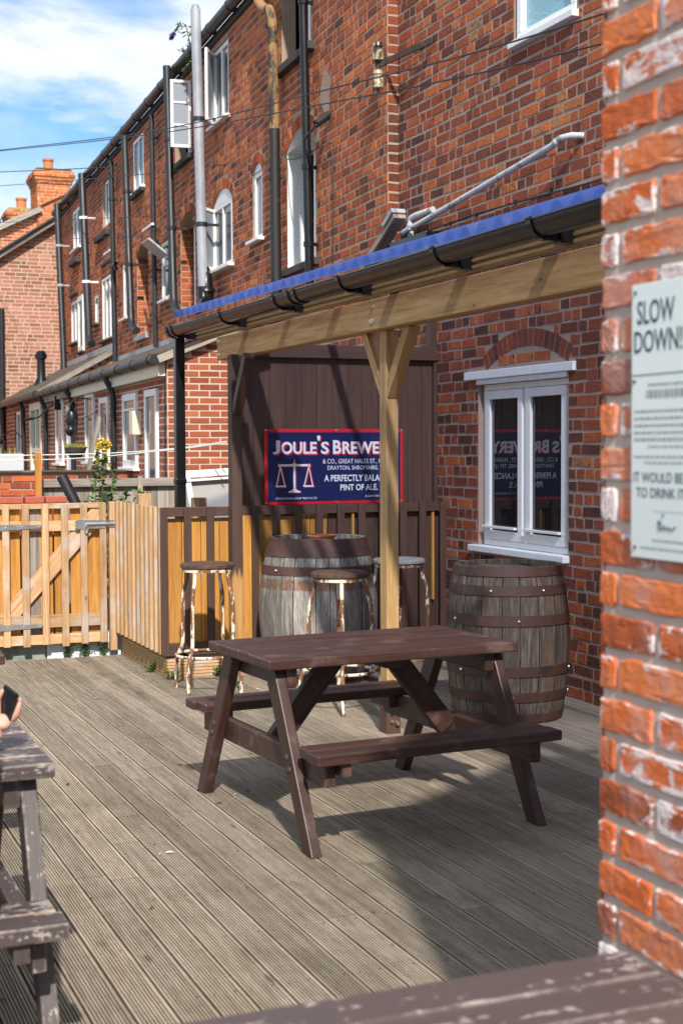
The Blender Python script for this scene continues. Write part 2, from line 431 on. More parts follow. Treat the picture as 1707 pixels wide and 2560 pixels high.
M_skin = plain('skin', (.60, .34, .25), .5, var=.08)
M_nail = plain('nail', (.68, .50, .48), .3, var=.03)
M_cloth = plain('dark_trousers', (.018, .022, .032), .85, var=.3, scale=40)
M_shirt = plain('navy_jumper', (.03, .04, .075), .9, var=.25, scale=40)
M_hair = plain('dark_hair', (.03, .02, .014), .55, var=.4, scale=50)
M_cream = plain('cream_plastic', (.70, .66, .50), .45, var=.08)
M_bag = plain('black_ornament', (.012, .012, .013), .3, var=.3, bump=.6, scale=20)
def mk_glass(name, base, ior=1.75, rough=0.02, wav=0.0):
    g = G(name); g.col(base); g.set(rough=rough, ior=ior, spec=.5)
    if wav: g.bump(g.noise(g.obj(), 22.0, 3.0, .5, 1.0), wav, .01)
    return g.m
M_dark = plain('dark_interior', (.010, .009, .008), .9)
M_glass = mk_glass('window_glass', (.012, .012, .013))
M_glassl = mk_glass('house_glass', (.10, .115, .13), 1.6, .08)
M_glassb = mk_glass('obscured_blue_glass', (.22, .43, .52), 1.5, .22, .6)
M_leafp = mk_glass('casement_glass', (.30, .33, .38), 1.5, .12)
M_frost = mk_glass('dusty_pane', (.46, .44, .43), 1.45, .4)
M_phone = mk_glass('phone_black', (.008, .009, .012), 1.5, .12)
def mk_sheet():
    g = G('blue_polycarbonate'); t = g.t
    tr = g.n('ShaderNodeBsdfTransparent', {'Color': (.74, .80, .96, 1)})
    tl = g.n('ShaderNodeBsdfTranslucent', {'Color': (.17, .28, .68, 1)})
    g.col(g.mix(g.step(g.noise(g.map(g.obj(), (.6, 3, 1)), 3.0, 6.0, .65), .42, .68), (.12, .21, .58), (.28, .34, .56))); g.set(rough=.16, ior=1.5)
    m1 = g.n('ShaderNodeMixShader', {0: .42}); t.links.new(tl.outputs[0], m1.inputs[1]); t.links.new(g.b.outputs[0], m1.inputs[2])
    m2 = g.n('ShaderNodeMixShader', {0: .36}); t.links.new(tr.outputs[0], m2.inputs[1]); t.links.new(m1.outputs[0], m2.inputs[2])
    t.links.new(m2.outputs[0], g.out.inputs[0])
    return g.m
M_sheet = mk_sheet()
def mk_enamel(name, c, rust=(.20, .09, .03), thr=.66):
    g = G(name); o = g.obj()
    f = g.noise(o, 6.0, 8.0, .7)
    g.col(g.mix(g.step(f, thr, thr+.07), c, rust)); g.set(rough=.22, coat=.3)
    return g.m
M_navy = mk_enamel('navy_enamel', (.010, .018, .085), thr=.72)
M_redE = mk_enamel('red_enamel', (.60, .018, .028), (.5, .45, .42), thr=.70)
M_whE = mk_enamel('white_enamel', (.72, .75, .80), (.30, .10, .05), thr=.74)
M_plate = mk_enamel('cream_sign_plate', (.70, .76, .74), (.46, .36, .22), thr=.70)
M_ink = plain('sign_ink', (.03, .075, .10), .6, var=.2)
M_ink2 = plain('faint_sign_ink', (.30, .34, .34), .6, var=.2)
def mk_deck():
    g = G('deck_boards'); uv = g.uv(); o = g.obj()
    a = g.noise(g.map(uv, (.9, 16, 1)), 2.4, 6.0, .62, .5)
    b = g.noise(g.map(uv, (7, 130, 1)), 2.0, 3.0, .6)
    f = g.math('ADD', g.math('MULTIPLY', a, .62), g.math('MULTIPLY', b, .38))
    c = g.ramp(f, [(.28, (.15, .113, .080)), (.45, (.315, .252, .188)), (.60, (.44, .366, .286)), (.74, (.57, .49, .40))])
    big = g.noise(o, .9, 5.0, .6); sm = g.noise(o, 4.5, 6.0, .65)
    alg = g.step(g.math('ADD', g.math('MULTIPLY', big, .6), g.math('MULTIPLY', sm, .4)), .47, .66)
    c = g.mix(g.math('MULTIPLY', alg, .42), c, (.125, .115, .060))
    st = g.step(g.noise(g.map(o, (3.0, 1.0, 1)), 2.2, 7.0, .7), .60, .72)
    c = g.mix(g.math('MULTIPLY', st, .5), c, (.085, .070, .056))
    kv = g.n('ShaderNodeTexVoronoi', {'Vector': g.map(uv, (1.0, 4.0, 1)), 'Scale': 1.6}).outputs['Distance']
    c = g.mix(g.math('MULTIPLY', g.math('SUBTRACT', 1.0, g.step(kv, .03, .085)), .65), c, (.075, .052, .036))
    pinky = g.step(g.noise(o, 1.7, 4.0, .6), .58, .72); c = g.mix(g.math('MULTIPLY', pinky, .25), c, (.30, .20, .17))
    sp = g.step(g.noise(o, 55.0, 3.0, .7), .70, .745)
    c = g.mix(g.math('MULTIPLY', sp, .5), c, (.52, .48, .42))
    sx = g.n('ShaderNodeSeparateXYZ', {0: o}).outputs
    fy = g.math('ABSOLUTE', g.math('SUBTRACT', g.math('FRACT', g.math('DIVIDE', sx[1], .45)), .5)); fy = g.math('MULTIPLY', fy, .45)
    fx = g.math('MULTIPLY', g.math('FRACT', g.math('DIVIDE', g.math('SUBTRACT', sx[0], 1.596-.1125*90), .1125)), .1125)
    fx = g.math('ABSOLUTE', g.math('SUBTRACT', g.math('ABSOLUTE', g.math('SUBTRACT', fx, .056)), .032))
    scr = g.math('SUBTRACT', 1.0, g.step(g.math('SQRT', g.math('ADD', g.math('MULTIPLY', fx, fx), g.math('MULTIPLY', fy, fy))), .0030, .0048))
    c = g.mix(g.math('MULTIPLY', scr, .8), c, (.035, .030, .028))
    d = g.attr('dirt')
    c = g.mix(g.math('MULTIPLY', d, g.math('MULTIPLY_ADD', sm, .5, .50), clamp=True), c, (.042, .036, .022))
    t = g.math('MULTIPLY_ADD', g.attr('tone'), .46, .77)
    g.col(g.val(c, t)); g.set(rough=.82, spec=.3); g.bump(f, .35, .003)
    return g.m
M_deck = mk_deck()
def mk_stave(name, band):
    g = G(name); o = g.obj()
    a = g.noise(g.map(o, (26, 26, 2.2)), 1.6, 6.0, .65, .3); b = g.noise(g.map(o, (90, 90, 9)), 1.5, 4.0, .65)
    f = g.math('ADD', g.math('MULTIPLY', a, .6), g.math('MULTIPLY', b, .4))
    if band: stops = [(.30, (.055, .045, .038)), (.47, (.20, .175, .15)), (.60, (.36, .33, .29)), (.74, (.50, .47, .43))]
    else: stops = [(.30, (.026, .020, .016)), (.47, (.080, .058, .042)), (.60, (.16, .120, .086)), (.74, (.28, .24, .20))]
    c = g.ramp(f, stops)
    if band:
        z = g.n('ShaderNodeSeparateXYZ', {0: o}).outputs[2]
        bz = g.math('SUBTRACT', 1.0, g.step(g.math('ABSOLUTE', g.math('SUBTRACT', z, band)), .026, .042))
        c = g.mix(g.math('MULTIPLY', bz, g.step(b, .40, .56)), c, (.20, .085, .042))
    else:
        c = g.mix(g.math('MULTIPLY', g.step(g.noise(g.map(o, (6, 6, 2)), 1.3, 5.0), .52, .68), .5), c, (.15, .085, .042))
    c = g.mix(g.math('MULTIPLY', g.step(g.noise(o, 9.0, 6.0, .7), .6, .72), .5), c, (.03, .027, .025))
    c = g.mix(g.attr('dirt'), c, (.012, .010, .009))
    g.col(g.val(c, g.math('MULTIPLY_ADD', g.attr('tone'), .6, .68))); g.set(rough=.8); g.bump(f, .5, .004)
    return g.m
M_stave = mk_stave('weathered_stave', None)
M_stave2 = mk_stave('bleached_stave', .665)
def mk_post():
    g = G('half_painted_post'); uv = g.uv(); o = g.obj()
    a = g.noise(g.map(uv, (.7, 10, 1)), 3.0, 6.0, .6, .9)
    bare = g.ramp(a, [(.3, (.30, .14, .04)), (.5, (.47, .25, .085)), (.7, (.56, .33, .13))])
    br = g.ramp(a, [(.3, (.05, .027, .020)), (.7, (.085, .046, .034))])
    z = g.n('ShaderNodeSeparateXYZ', {0: o}).outputs[2]
    ed = g.math('ADD', z, g.math('MULTIPLY_ADD', g.noise(g.map(o, (40, 40, 3)), 1.5, 5.0, .6), .26, -.13))
    g.col(g.mix(g.step(ed, .66, .74), bare, br)); g.set(rough=.65); g.bump(a, .3, .004)
    return g.m
M_post = mk_post()

# ------------------------------------------------------------------ bricks, openings, windows
def bricks(mb, fr, s0, s1, z0, z1, holes=(), bl=.225, ph=.075, joint=.011, proud=.006, head=.35, jit=.0025, avoid=None, tone=None, rich=False, bond='mixed', flip=False, rng=None, first=0):
    rng = rng or R_
    nrow = int((z1-z0)/ph+.5)
    for r in range(nrow):
        za = z0+r*ph+joint/2; zb = z0+(r+1)*ph-joint/2
        zm = (za+zb)/2
        hs = [(h[0], h[1]) for h in holes if min(zb, h[3])-max(za, h[2]) > .3*(zb-za)]
        if bond == 'stretch':
            seq = s0-(0 if (r+first) % 2 == 0 else bl*.5)
        else: seq = s0-rng.uniform(0, bl)
        wave = rng.uniform(-.002, .002)
        s = seq
        while s < s1:
            w = bl if (bond == 'stretch' or rng.random() > head) else bl*.48
            if bond != 'stretch': w *= rng.uniform(.95, 1.05)
            a, b = s+joint/2, s+w-joint/2
            s += w
            segs = [(max(a, s0), min(b, s1))]
            for h in hs:
                new = []
                for p, q in segs:
                    if h[1] <= p or h[0] >= q: new.append((p, q)); continue
                    if h[0]-joint > p: new.append((p, h[0]-joint*.5))
                    if h[1]+joint < q: new.append((h[1]+joint*.5, q))
                segs = new
            for p, q in segs:
                if q-p < .03: continue
                runs = [(p, q)]
                if avoid:
                    n_ = max(2, int((q-p)/.012)); xs = [p+(q-p)*i_/n_ for i_ in range(n_+1)]; runs = []; st_ = None
                    for x_ in xs:
                        bad = avoid(x_, zm)
                        if not bad and st_ is None: st_ = x_
                        if bad and st_ is not None: runs.append((st_, x_-.012)); st_ = None
                    if st_ is not None: runs.append((st_, q))
                for p, q in runs:
                  if q-p < .03: continue
                  one_brick(mb, fr, p, q, za+wave, zb+wave, proud*rng.uniform(.55, 1.35), jit, rng.random() if tone is None else tone(rng), rich, rng)
def one_brick(mb, fr, p, q, za, zb, pr, jit, tn, rich, rng):
    j = lambda k=1.0: rng.uniform(-jit, jit)*k
    i = len(mb.v)
    if not rich:
        c = .0035
        back = [(p, za), (q, za), (q, zb), (p, zb)]
        fro = [(p+c+j(), za+c+j()), (q-c+j(), za+c+j()), (q-c+j(), zb-c+j()), (p+c+j(), zb-c+j())]
        mb.v.extend([tuple(fr.p(a, -.006, b)) for a, b in back]); mb.v.extend([tuple(fr.p(a, pr, b)) for a, b in fro])
        F = [(4, 5, 6, 7)]+[(k, (k+1) % 4, (k+1) % 4+4, k+4) for k in range(4)]
    else:
        jt = {}
        def ring(ins, cut, jj):
            a0, a1, b0, b1 = p+ins, q-ins, za+ins, zb-ins
            pts = []
            nx, nz_ = 7, 3
            for k in range(nx): pts.append((a0+cut+(a1-a0-2*cut)*k/(nx-1), b0))
            for k in range(nz_): pts.append((a1, b0+cut+(b1-b0-2*cut)*k/(nz_-1)))
            for k in range(nx): pts.append((a1-cut-(a1-a0-2*cut)*k/(nx-1), b1))
            for k in range(nz_): pts.append((a0, b1-cut-(b1-b0-2*cut)*k/(nz_-1)))
            out = []
            for k, (x, y) in enumerate(pts):
                if k not in jt: jt[k] = (j(), j()*1.1) if rng.random() > .12 else (j()*2.2, j()*2.2)
                out.append((x+jt[k][0]*jj, y+jt[k][1]*jj))
            return out
        rs = [(ring(0.0, .004, .9), -.008), (ring(.0015, .0045, 1.0), pr*.35), (ring(.004, .006, 1.0), pr*.9), (ring(.013, .009, .8), pr)]
        for rg, d in rs: mb.v.extend([tuple(fr.p(a, d+(rng.uniform(-.0012, .0012) if d > 0 else 0), b)) for a, b in rg])
        n_ = len(rs[0][0]); F = []; dd = []
        for k in range(3):
            F += [(k*n_+t, k*n_+(t+1) % n_, (k+1)*n_+(t+1) % n_, (k+1)*n_+t) for t in range(n_)]; dd += [(.8, 1.0, .6)[k]]*n_
        F.append(tuple(3*n_+t for t in range(n_))); dd.append(0.0)
        for f, d_ in zip(F, dd):
            mb.f.append(tuple(i+k for k in f)); mb.tone.append(tn); mb.dirt.append(d_); mb.uv.append([(0, 0)]*len(f))
        return
    for f in F:
        mb.f.append(tuple(i+k for k in f)); mb.tone.append(tn); mb.dirt.append(0.0); mb.uv.append([(0, 0)]*len(f))
def wall_face(mb, fr, s0, s1, z0, z1, holes=()):
    ss = sorted({s0, s1, *[x for h in holes for x in h[:2] if s0 < x < s1]}); zs = sorted({z0, z1, *[x for h in holes for x in h[2:4] if z0 < x < z1]})
    for a, b in zip(ss, ss[1:]):
        for c, d in zip(zs, zs[1:]):
            m, n = (a+b)/2, (c+d)/2
            if any(h[0] < m < h[1] and h[2] < n < h[3] for h in holes): continue
            mb.quad([fr.p(a, 0, c), fr.p(b, 0, c), fr.p(b, 0, d), fr.p(a, 0, d)])
def reveal(mb, fr, h, depth, tone=.45):
    a, b, c, d = h[:4]
    P = fr.p
    mb.quad([P(a, 0, c), P(a, -depth, c), P(a, -depth, d), P(a, 0, d)], tone)
    mb.quad([P(b, 0, c), P(b, -depth, c), P(b, -depth, d), P(b, 0, d)], tone)
    mb.quad([P(a, 0, d), P(b, 0, d), P(b, -depth, d), P(a, -depth, d)], tone)
    mb.quad([P(a, 0, c), P(b, 0, c), P(b, -depth, c), P(a, -depth, c)], tone)
def arch_geo(a, b, zs, rise):
    hw = (b-a)/2; R = (hw*hw+rise*rise)/(2*rise); return (a+b)/2, zs+rise-R, R, math.asin(min(1, hw/R))
def arch_fill(mbw, mbr, fr, a, b, zs, rise, depth, n=10):
    """wall spandrels and curved soffit of a segmental arch whose opening box ends at zs+rise"""
    c, zc, R, th = arch_geo(a, b, zs, rise)
    pts = [(c+R*math.sin(-th+2*th*k/n), zc+R*math.cos(-th+2*th*k/n)) for k in range(n+1)]
    top = zs+rise
    for (p, q), (r, t) in zip(pts, pts[1:]):
        mbw.quad([fr.p(p, 0, q), fr.p(r, 0, t), fr.p(r, 0, top+.002), fr.p(p, 0, top+.002)])
        mbr.quad([fr.p(p, 0, q), fr.p(r, 0, t), fr.p(r, -depth, t), fr.p(p, -depth, q)], .4)
def arch_ring(mb, fr, c, zc, R, th, t, n, tone=None, proud=.006):
    for k in range(n):
        a0 = -th+2*th*(k+.07)/n; a1 = -th+2*th*(k+.93)/n
        i = len(mb.v)
        for d in (-.006, proud*R_.uniform(.7, 1.3)):
            for rr, aa in ((R+.004, a0), (R+.004, a1), (R+t-.005, a1), (R+t-.005, a0)):
                mb.v.append(tuple(fr.p(c+rr*math.sin(aa), d, zc+rr*math.cos(aa))))
        tn = R_.random() if tone is None else tone*R_.uniform(.1, 1.9)
        for f in ((4, 5, 6, 7), (0, 1, 5, 4), (1, 2, 6, 5), (2, 3, 7, 6), (3, 0, 4, 7)):
            mb.f.append(tuple(i+x for x in f)); mb.tone.append(tn); mb.dirt.append(0); mb.uv.append([(0, 0)]*4)
def window(parent, fr, s0, s1, z0, z1, d, lights=1, fw=.05, glass=None, name='window', rails=(), sill=None, th=.05, sillmat=None, cas=.0, label=None):
    mb = MB()
    fr.box(mb, s0, s1, d-th, d, z0, z0+fw); fr.box(mb, s0, s1, d-th, d, z1-fw, z1)
    fr.box(mb, s0, s0+fw, d-th, d+.001, z0+fw, z1-fw); fr.box(mb, s1-fw, s1, d-th, d+.001, z0+fw, z1-fw)
    w = (s1-s0)/lights
    for k in range(1, lights): fr.box(mb, s0+w*k-fw*.5, s0+w*k+fw*.5, d-th, d-.001, z0+fw, z1-fw)
    for zr in rails: fr.box(mb, s0+fw, s1-fw, d-th, d-.002, zr-.014, zr+.014)
    if cas:
        for k in range(lights):
            a = s0+w*k+fw*(1 if k == 0 else .5)+.004; b = s0+w*(k+1)-fw*(1 if k == lights-1 else .5)-.004; lo, hi = z0+fw+.004, z1-fw-.004
            e = d+.014
            fr.box(mb, a, b, d-th+.01, e, lo, lo+cas); fr.box(mb, a, b, d-th+.01, e, hi-cas, hi)
            fr.box(mb, a, a+cas, d-th+.01, e-.001, lo+cas, hi-cas); fr.box(mb, b-cas, b, d-th+.01, e-.001, lo+cas, hi-cas)
    o = build(name, mb, M_white, parent, bevel=.004)
    if label: o['label'] = label
    g = MB(); pf = d-.006 if cas else d-th+.030; fr.box(g, s0+fw*.5, s1-fw*.5, pf-.010, pf, z0+fw*.5, z1-fw*.5)
    build('pane', g, glass or M_glassl, o, local=True)
    if sill:
        m = MB(); fr.box(m, s0-sill[0], s1+sill[0], d-th, sill[1], z0-sill[2], z0-.001)
        build('sill', m, sillmat or M_white, o, bevel=.005, local=True)
    return o
def open_leaf(parent, fr, s, d, z0, z1, w, ang, panes=1, fw=.035, top=False):
    """an opened casement: swings out of the wall from hinge s by ang (from the wall line, towards +s when positive w)"""
    sg = 1 if w > 0 else -1
    U = fr.U*math.cos(ang)*sg+fr.N*math.sin(ang); N = fr.N*math.cos(ang)-fr.U*sg*math.sin(ang)
    f2 = Frame(fr.p(s, d, 0), U, N); w = abs(w)
    mb = MB()
    f2.box(mb, 0, w, -.03, 0, z0, z0+fw); f2.box(mb, 0, w, -.03, 0, z1-fw, z1)
    f2.box(mb, 0, fw, -.03, .001, z0+fw, z1-fw); f2.box(mb, w-fw, w, -.03, .001, z0+fw, z1-fw)
    for k in range(1, panes):
        zz = z0+(z1-z0)*k/panes; f2.box(mb, fw, w-fw, -.03, -.002, zz-.012, zz+.012)
    o = build('casement', mb, M_white, parent, local=True, bevel=.003)
    return o, f2, w, fw

# ------------------------------------------------------------------ ground and deck
mb = MB(); mb.quad([(-400, -400, -.32), (400, -400, -.32), (400, 400, -.32), (-400, 400, -.32)])
struct(build('ground', mb, M_earth))
mb = MB(); mb.box(-60, 60, 10.86, 120, -.30, .24)
struct(build('yard_ground', mb, M_earth))
mb = MB()
prof = []
GW, PITCH = .1040, .1125
nr = 8; MG = .011; w_ = (GW-2*MG)/nr
prof = [(0.0, 0.0, 0), (MG-.004, 0.0, 0), (MG-.0032, -.0042, 1), (MG-.0004, -.0042, 1)]
for k in range(nr):
    a = MG+k*w_
    prof += [(a+.0012, 0.0, 0), (a+w_-.0042, 0.0, 0), (a+w_-.0034, -.0042, 1), (a+w_+.0004, -.0042, 1)]
prof = [(0.0, -.02, 1)]+prof+[(GW-MG+.0008, 0.0, 0), (GW, 0.0, 0), (GW, -.02, 1)]
rd = random.Random(11)
x_first = 1.596-PITCH*50
for k in range(77):
    x0 = x_first+PITCH*k+.0028
    if x0 > 4.62: break
    far = 10.55 if x0 < 2.5 else 9.27
    y = -3.0+rd.uniform(-2.5, 0)
    sag = rd.uniform(-.0012, .0012)
    while y < far:
        y2 = min(far, y+rd.choice((2.4, 3.0, 3.6, 4.8)))
        t = rd.random(); ou, ov = rd.uniform(0, 30), rd.uniform(0, 30)
        i = len(mb.v)
        ya, yb = y+.0015, y2-.0015
        for px, pz, dd in prof:
            mb.v.append((x0+px, ya, pz+sag)); mb.v.append((x0+px, yb, pz+sag))
        for q in range(len(prof)-1):
            mb.f.append((i+2*q, i+2*q+1, i+2*q+3, i+2*q+2)); mb.tone.append(t)
            dq = 1.0 if (prof[q][2] and prof[q+1][2]) else (.55 if (prof[q][2] or prof[q+1][2]) else 0.0)
            mb.dirt.append(dq)
            mb.uv.append([(ya+ou, prof[q][0]+ov), (yb+ou, prof[q][0]+ov), (yb+ou, prof[q+1][0]+ov), (ya+ou, prof[q+1][0]+ov)])
        y = y2
build_deck = struct(build('deck', mb, M_deck, fixn=False))
mb = MB(); mb.box(-4.3, 4.60, -5.4, 10.5, -.12, -.028, .2)
struct(build('deck_underlay', mb, M_dkslab))

rl = random.Random(21)
mb = MB()
for k in range(150):
    x, y = rl.uniform(-.6, 4.4), rl.uniform(2.2, 9.1); a = rl.uniform(0, 6.28); L = rl.choice((.006, .008, .012, .022)); w = L*rl.uniform(.25, .6)
    c, s_ = math.cos(a), math.sin(a); z = rl.uniform(.0015, .003)
    mb.quad([(x-L*c, y-L*s_, z), (x+w*s_, y-w*c, z+.004), (x+L*c, y+L*s_, z+.001), (x-w*s_, y+w*c, z+.005)], rl.random())
g_ = G('leaf_litter'); g_.col(g_.ramp(g_.attr('tone'), [(0, (.03, .022, .012)), (.5, (.16, .10, .045)), (.8, (.34, .25, .13)), (.9, (.62, .60, .55))])); g_.set(rough=.9)
lt = build('leaf_litter', mb, g_.m, fixn=False); lt['kind'] = 'stuff'

# ------------------------------------------------------------------ pub building (right-hand brick wall)
FW = Frame((4.63, 0, 0), (0, 1, 0), (-1, 0, 0))
pub = thing('pub_building', 'weathered old brick pub wall with a white double window low down behind a barrel', 'building', (4.63, 6.3, 0))
holes = [(7.60, 8.78, .878, 2.02), (7.50, 8.28, 4.16, 5.3)]
wm_, rv, bk = MB(), MB(), MB()
wall_face(wm_, FW, 2.4, 10.1, -.3, 6.9, holes)
for h in holes: reveal(wm_, FW, h, .12)
build('wall', wm_, M_mortp, pub)
AC, AZ, AR, AT = 8.13, 1.105, 1.105, .50
def in_arch(s, z):
    r = math.hypot(s-AC, z-AZ)
    return abs(s-AC) < .57 and z > 1.98 and AR-.012 < r < AR+.13
bricks(bk, FW, 2.4, 10.1, -.3, 6.9, holes+[(7.585, 8.865, .80, .882), (7.52, 8.95, 2.0, 2.075)], avoid=in_arch, proud=.0035, jit=.005, head=.52, joint=.014)
arch_ring(bk, FW, AC, AZ, AR, AT, .118, 17, proud=.0025, tone=.3)
build('brickwork', bk, M_old, pub, bevel=.0)
mb = MB(); mb.box(4.98, 10.5, 2.4, 10.08, -.3, 6.9)
build('core', mb, M_dark, pub)
w1 = window(pub, FW, 7.62, 8.765, .882, 1.985, -.035, lights=2, fw=.040, glass=M_glass, cas=.060, th=.06, label='white double casement window with dark glass mirroring the blue sign')
mb = MB(); FW.box(mb, 7.585, 8.865, -.06, .045, .834, .879)
build('sill', mb, M_wpaint, w1, bevel=.006, local=True)
mb = MB(); FW.box(mb, 7.51, 8.95, -.05, .028, 2.022, 2.078); FW.box(mb, 7.60, 8.79, -.03, .016, 1.986, 2.021)
build('lintel_board', mb, M_wpaint, w1, bevel=.004, local=True)
mb = MB()
for k in range(2):
    a = 7.62+.045+.5625*k; FW.box(mb, a+.05, a+.50, -.02, .006, 1.003, 1.020)
build('glazing_bead', mb, M_white, w1, bevel=.003, local=True)
w2 = window(pub, FW, 7.53, 8.25, 4.19, 5.3, .0, lights=1, fw=.055, glass=M_glassb, th=.07, sill=None, label='small upstairs window with obscured blue glass')
mb = MB(); FW.box(mb, 7.49, 8.29, -.05, .05, 4.145, 4.189); build('sill', mb, M_wpaint, w2, bevel=.004, local=True)
# waste pipe slanting across the wall
mb = MB(); mb.tube([FW.p(9.78, .11, 3.17), FW.p(9.70, .10, 3.185), FW.p(9.55, .09, 3.20), FW.p(7.66, .09, 3.395), FW.p(7.56, .085, 3.425), FW.p(7.47, .06, 3.425), FW.p(7.43, .0, 3.42)], .021, 12)
mb.lathe([(.027, -.02), (.027, .02)], FW.p(9.66, .097, 3.19), 12); mb.ball(FW.p(7.60, .088, 3.41), .028, 10)
p_ = build('waste_pipe', mb, M_wpipe, pub, smooth=True)
mb = MB(); mb.tube([FW.p(9.45, .02, 3.295), FW.p(9.68, .05, 3.285), FW.p(9.745, .06, 3.275), FW.p(9.755, .06, 3.24), FW.p(9.755, .06, 3.14)], .024, 12)
mb.lathe([(.030, 3.20), (.030, 3.235)], FW.p(9.755, .06, 0), 12)
build('overflow_elbow', mb, M_wpipe, pub, smooth=True)
mb = MB(); FW.box(mb, 9.30, 9.94, .0, .15, 3.055, 3.115); FW.box(mb, 9.36, 9.88, .01, .13, 2.97, 3.054)
mb.ball(FW.p(9.86, .05, 3.17), .06, 10, (.7, .8, 1.1))
build('hopper', mb, M_black, pub, bevel=.006)
mb = MB(); mb.tube([FW.p(10.0, .012, 3.155), FW.p(9.4, .012, 3.158), FW.p(8.8, .012, 3.165), FW.p(8.2, .014, 3.150), FW.p(7.3, .012, 3.125), FW.p(6.6, .012, 3.12)], .006, 6)
for s_ in (9.2, 8.8, 8.25, 7.8): FW.box(mb, s_-.008, s_+.008, .0, .02, 3.145, 3.17)
build('wall_cable', mb, M_cable, pub)
# sloping flashing of a little lean-to in the corner
mb = MB(); mb.bar((4.50, 10.42, 2.98), (4.50, 9.80, 3.30), .05, .10, tone=.4)
build('lean_to_verge', mb, M_greyf, pub)
mb = MB(); mb.bar((4.49, 9.97, 3.245), (4.49, 9.80, 3.335), .035, .115)
build('verge_flashing', mb, M_lead, pub)

# ------------------------------------------------------------------ terrace of houses beyond
DEL = rad(3.4)
TU = (math.sin(DEL), math.cos(DEL), 0); TN = (-math.cos(DEL), math.sin(DEL), 0)
FT = Frame((4.53, 9.95, 0), TU, TN)
ter = thing('terraced_houses', 'long three storey row of red brick houses with white windows and black pipes', 'building', tuple(FT.p(9, 0, .24)))
S0, S1, ZT = .15, 18.4, 6.2
AR_ = {}   # arched openings: rise
opens = [  # s0, s1, z0, z1, depth
    (5.00, 5.71, 5.17, 6.03, .07), (2.05, 2.98, 5.17, 6.19, .14), (6.82, 7.72, 5.12, 5.98, .14), (9.76, 10.55, 5.25, 6.02, .06), (12.58, 13.25, 5.15, 5.92, .10), (15.63, 16.55, 5.2, 5.95, .06),
    (1.95, 2.82, 3.25, 4.50, .24, .16), (3.69, 4.04, 3.66, 4.45, .06, .09), (4.88, 5.76, 3.55, 4.44, .06, .16), (6.65, 7.46, 3.26, 4.46, .16, .14), (8.10, 8.63, 3.51, 4.29, .06), (9.53, 10.36, 3.18, 4.46, .20, .14),
    (10.98, 11.48, 3.52, 4.36, .06), (12.34, 13.42, 3.32, 4.36, .06), (13.78, 14.16, 3.66, 4.16, .06), (15.35, 15.96, 3.31, 4.32, .06), (16.02, 16.94, 3.52, 4.32, .06)]
wm_, rv, bk, rw = MB(), MB(), MB(), MB()
wall_face(wm_, FT, S0, S1, -.3, ZT, opens)
def t_avoid(s, z):
    for o in opens:
        if len(o) > 5 and o[0]-.10 < s < o[1]+.10:
            c, zc, R, th = arch_geo(o[0], o[1], o[3]-o[5], o[5])
            if z > o[3]-o[5]-.03 and math.hypot(s-c, z-zc) < R+.14: return True
    return False
for k, o in enumerate(opens):
    wh = (k == 6)
    reveal(rw if wh else wm_, FT, (o[0], o[1], o[2], o[3]-(o[5] if len(o) > 5 else 0)), o[4], .45)
    if len(o) > 5:
        arch_fill(wm_, rw if wh else wm_, FT, o[0], o[1], o[3]-o[5], o[5], o[4])
        c, zc, R, th = arch_geo(o[0], o[1], o[3]-o[5], o[5])
        if not wh:
            FJ = Frame(tuple(FT.p(o[1], 0, 0)), tuple(-x for x in TN), tuple(-x for x in TU)); bricks(bk, FJ, .004, o[4], o[2], zc+R*math.cos(th), bl=.21, head=0, bond='stretch', proud=.003, jit=.002, tone=lambda r: r.gauss(.6, .2))
        arch_ring(bk, FT, c, zc, R, th*1.06, .115, max(5, int(2*th*R/.068)))
def t_tone(rng): return min(1, max(0, rng.gauss(.5, .27)))
bricks(bk, FT, S0, S1, -.3, ZT-.02, opens, avoid=t_avoid, proud=.0035, jit=.0035, head=.36, tone=t_tone, joint=.016)
FR = Frame(tuple(FT.p(S0, 0, 0)), (1, 0, 0), (0, -1, 0))
wall_face(wm_, FR, 0, .14, -.3, ZT)
bricks(bk, FR, 0, .105, -.3, ZT-.02, bl=.2, head=0, bond='stretch', proud=.003, tone=lambda r: r.uniform(.0, .22))  # darker brick tones on this sun-facing return, offsetting its direct sunlight
build('wall', wm_, M_mortt, ter)
build('whitewashed_reveal', rw, M_wbrick, ter)
build('brickwork', bk, M_ter, ter)
mb = MB(); FT.box(mb, S0+.02, S1, -6.0, -.30, -.3, ZT-.05)
build('core', mb, M_dark, ter)
mb = MB(); mb.quad([FT.p(S0, .02, ZT), FT.p(S1, .02, ZT), FT.p(S1, -6, ZT-.25), FT.p(S0, -6, ZT-.25)]); build('roof', mb, M_slate, ter)
SL = (.08, .07, .035)
# top floor
def leaf_pane(w, f2, ww, z0, z1):
    g = MB(); f2.box(g, .018, ww-.018, -.018, -.012, z0+.02, z1-.02); build('pane', g, M_leafp, w, local=True)
w = window(ter, FT, 5.02, 5.69, 5.19, 6.02, -.01, 2, .05, sill=SL)
lf, f2, ww, fw_ = open_leaf(w, FT, 5.69, .0, 5.21, 6.0, -.34, rad(30)); leaf_pane(w, f2, ww, 5.21, 6.0)
window(ter, FT, 2.07, 2.46, 5.24, 6.19, -.10, 1, .06)
mb = MB(); FT.box(mb, 1.95, 3.05, -.05, .07, 5.09, 5.165); build('stone_sill', mb, M_dkslab, ter, bevel=.008)
w = window(ter, FT, 6.84, 7.20, 5.16, 5.97, -.05, 1, .045, rails=(5.43, 5.70))
lf, f2, ww, fw_ = open_leaf(w, FT, 6.72, .02, 5.17, 5.97, .25, rad(88), panes=3); leaf_pane(w, f2, ww, 5.17, 5.97)
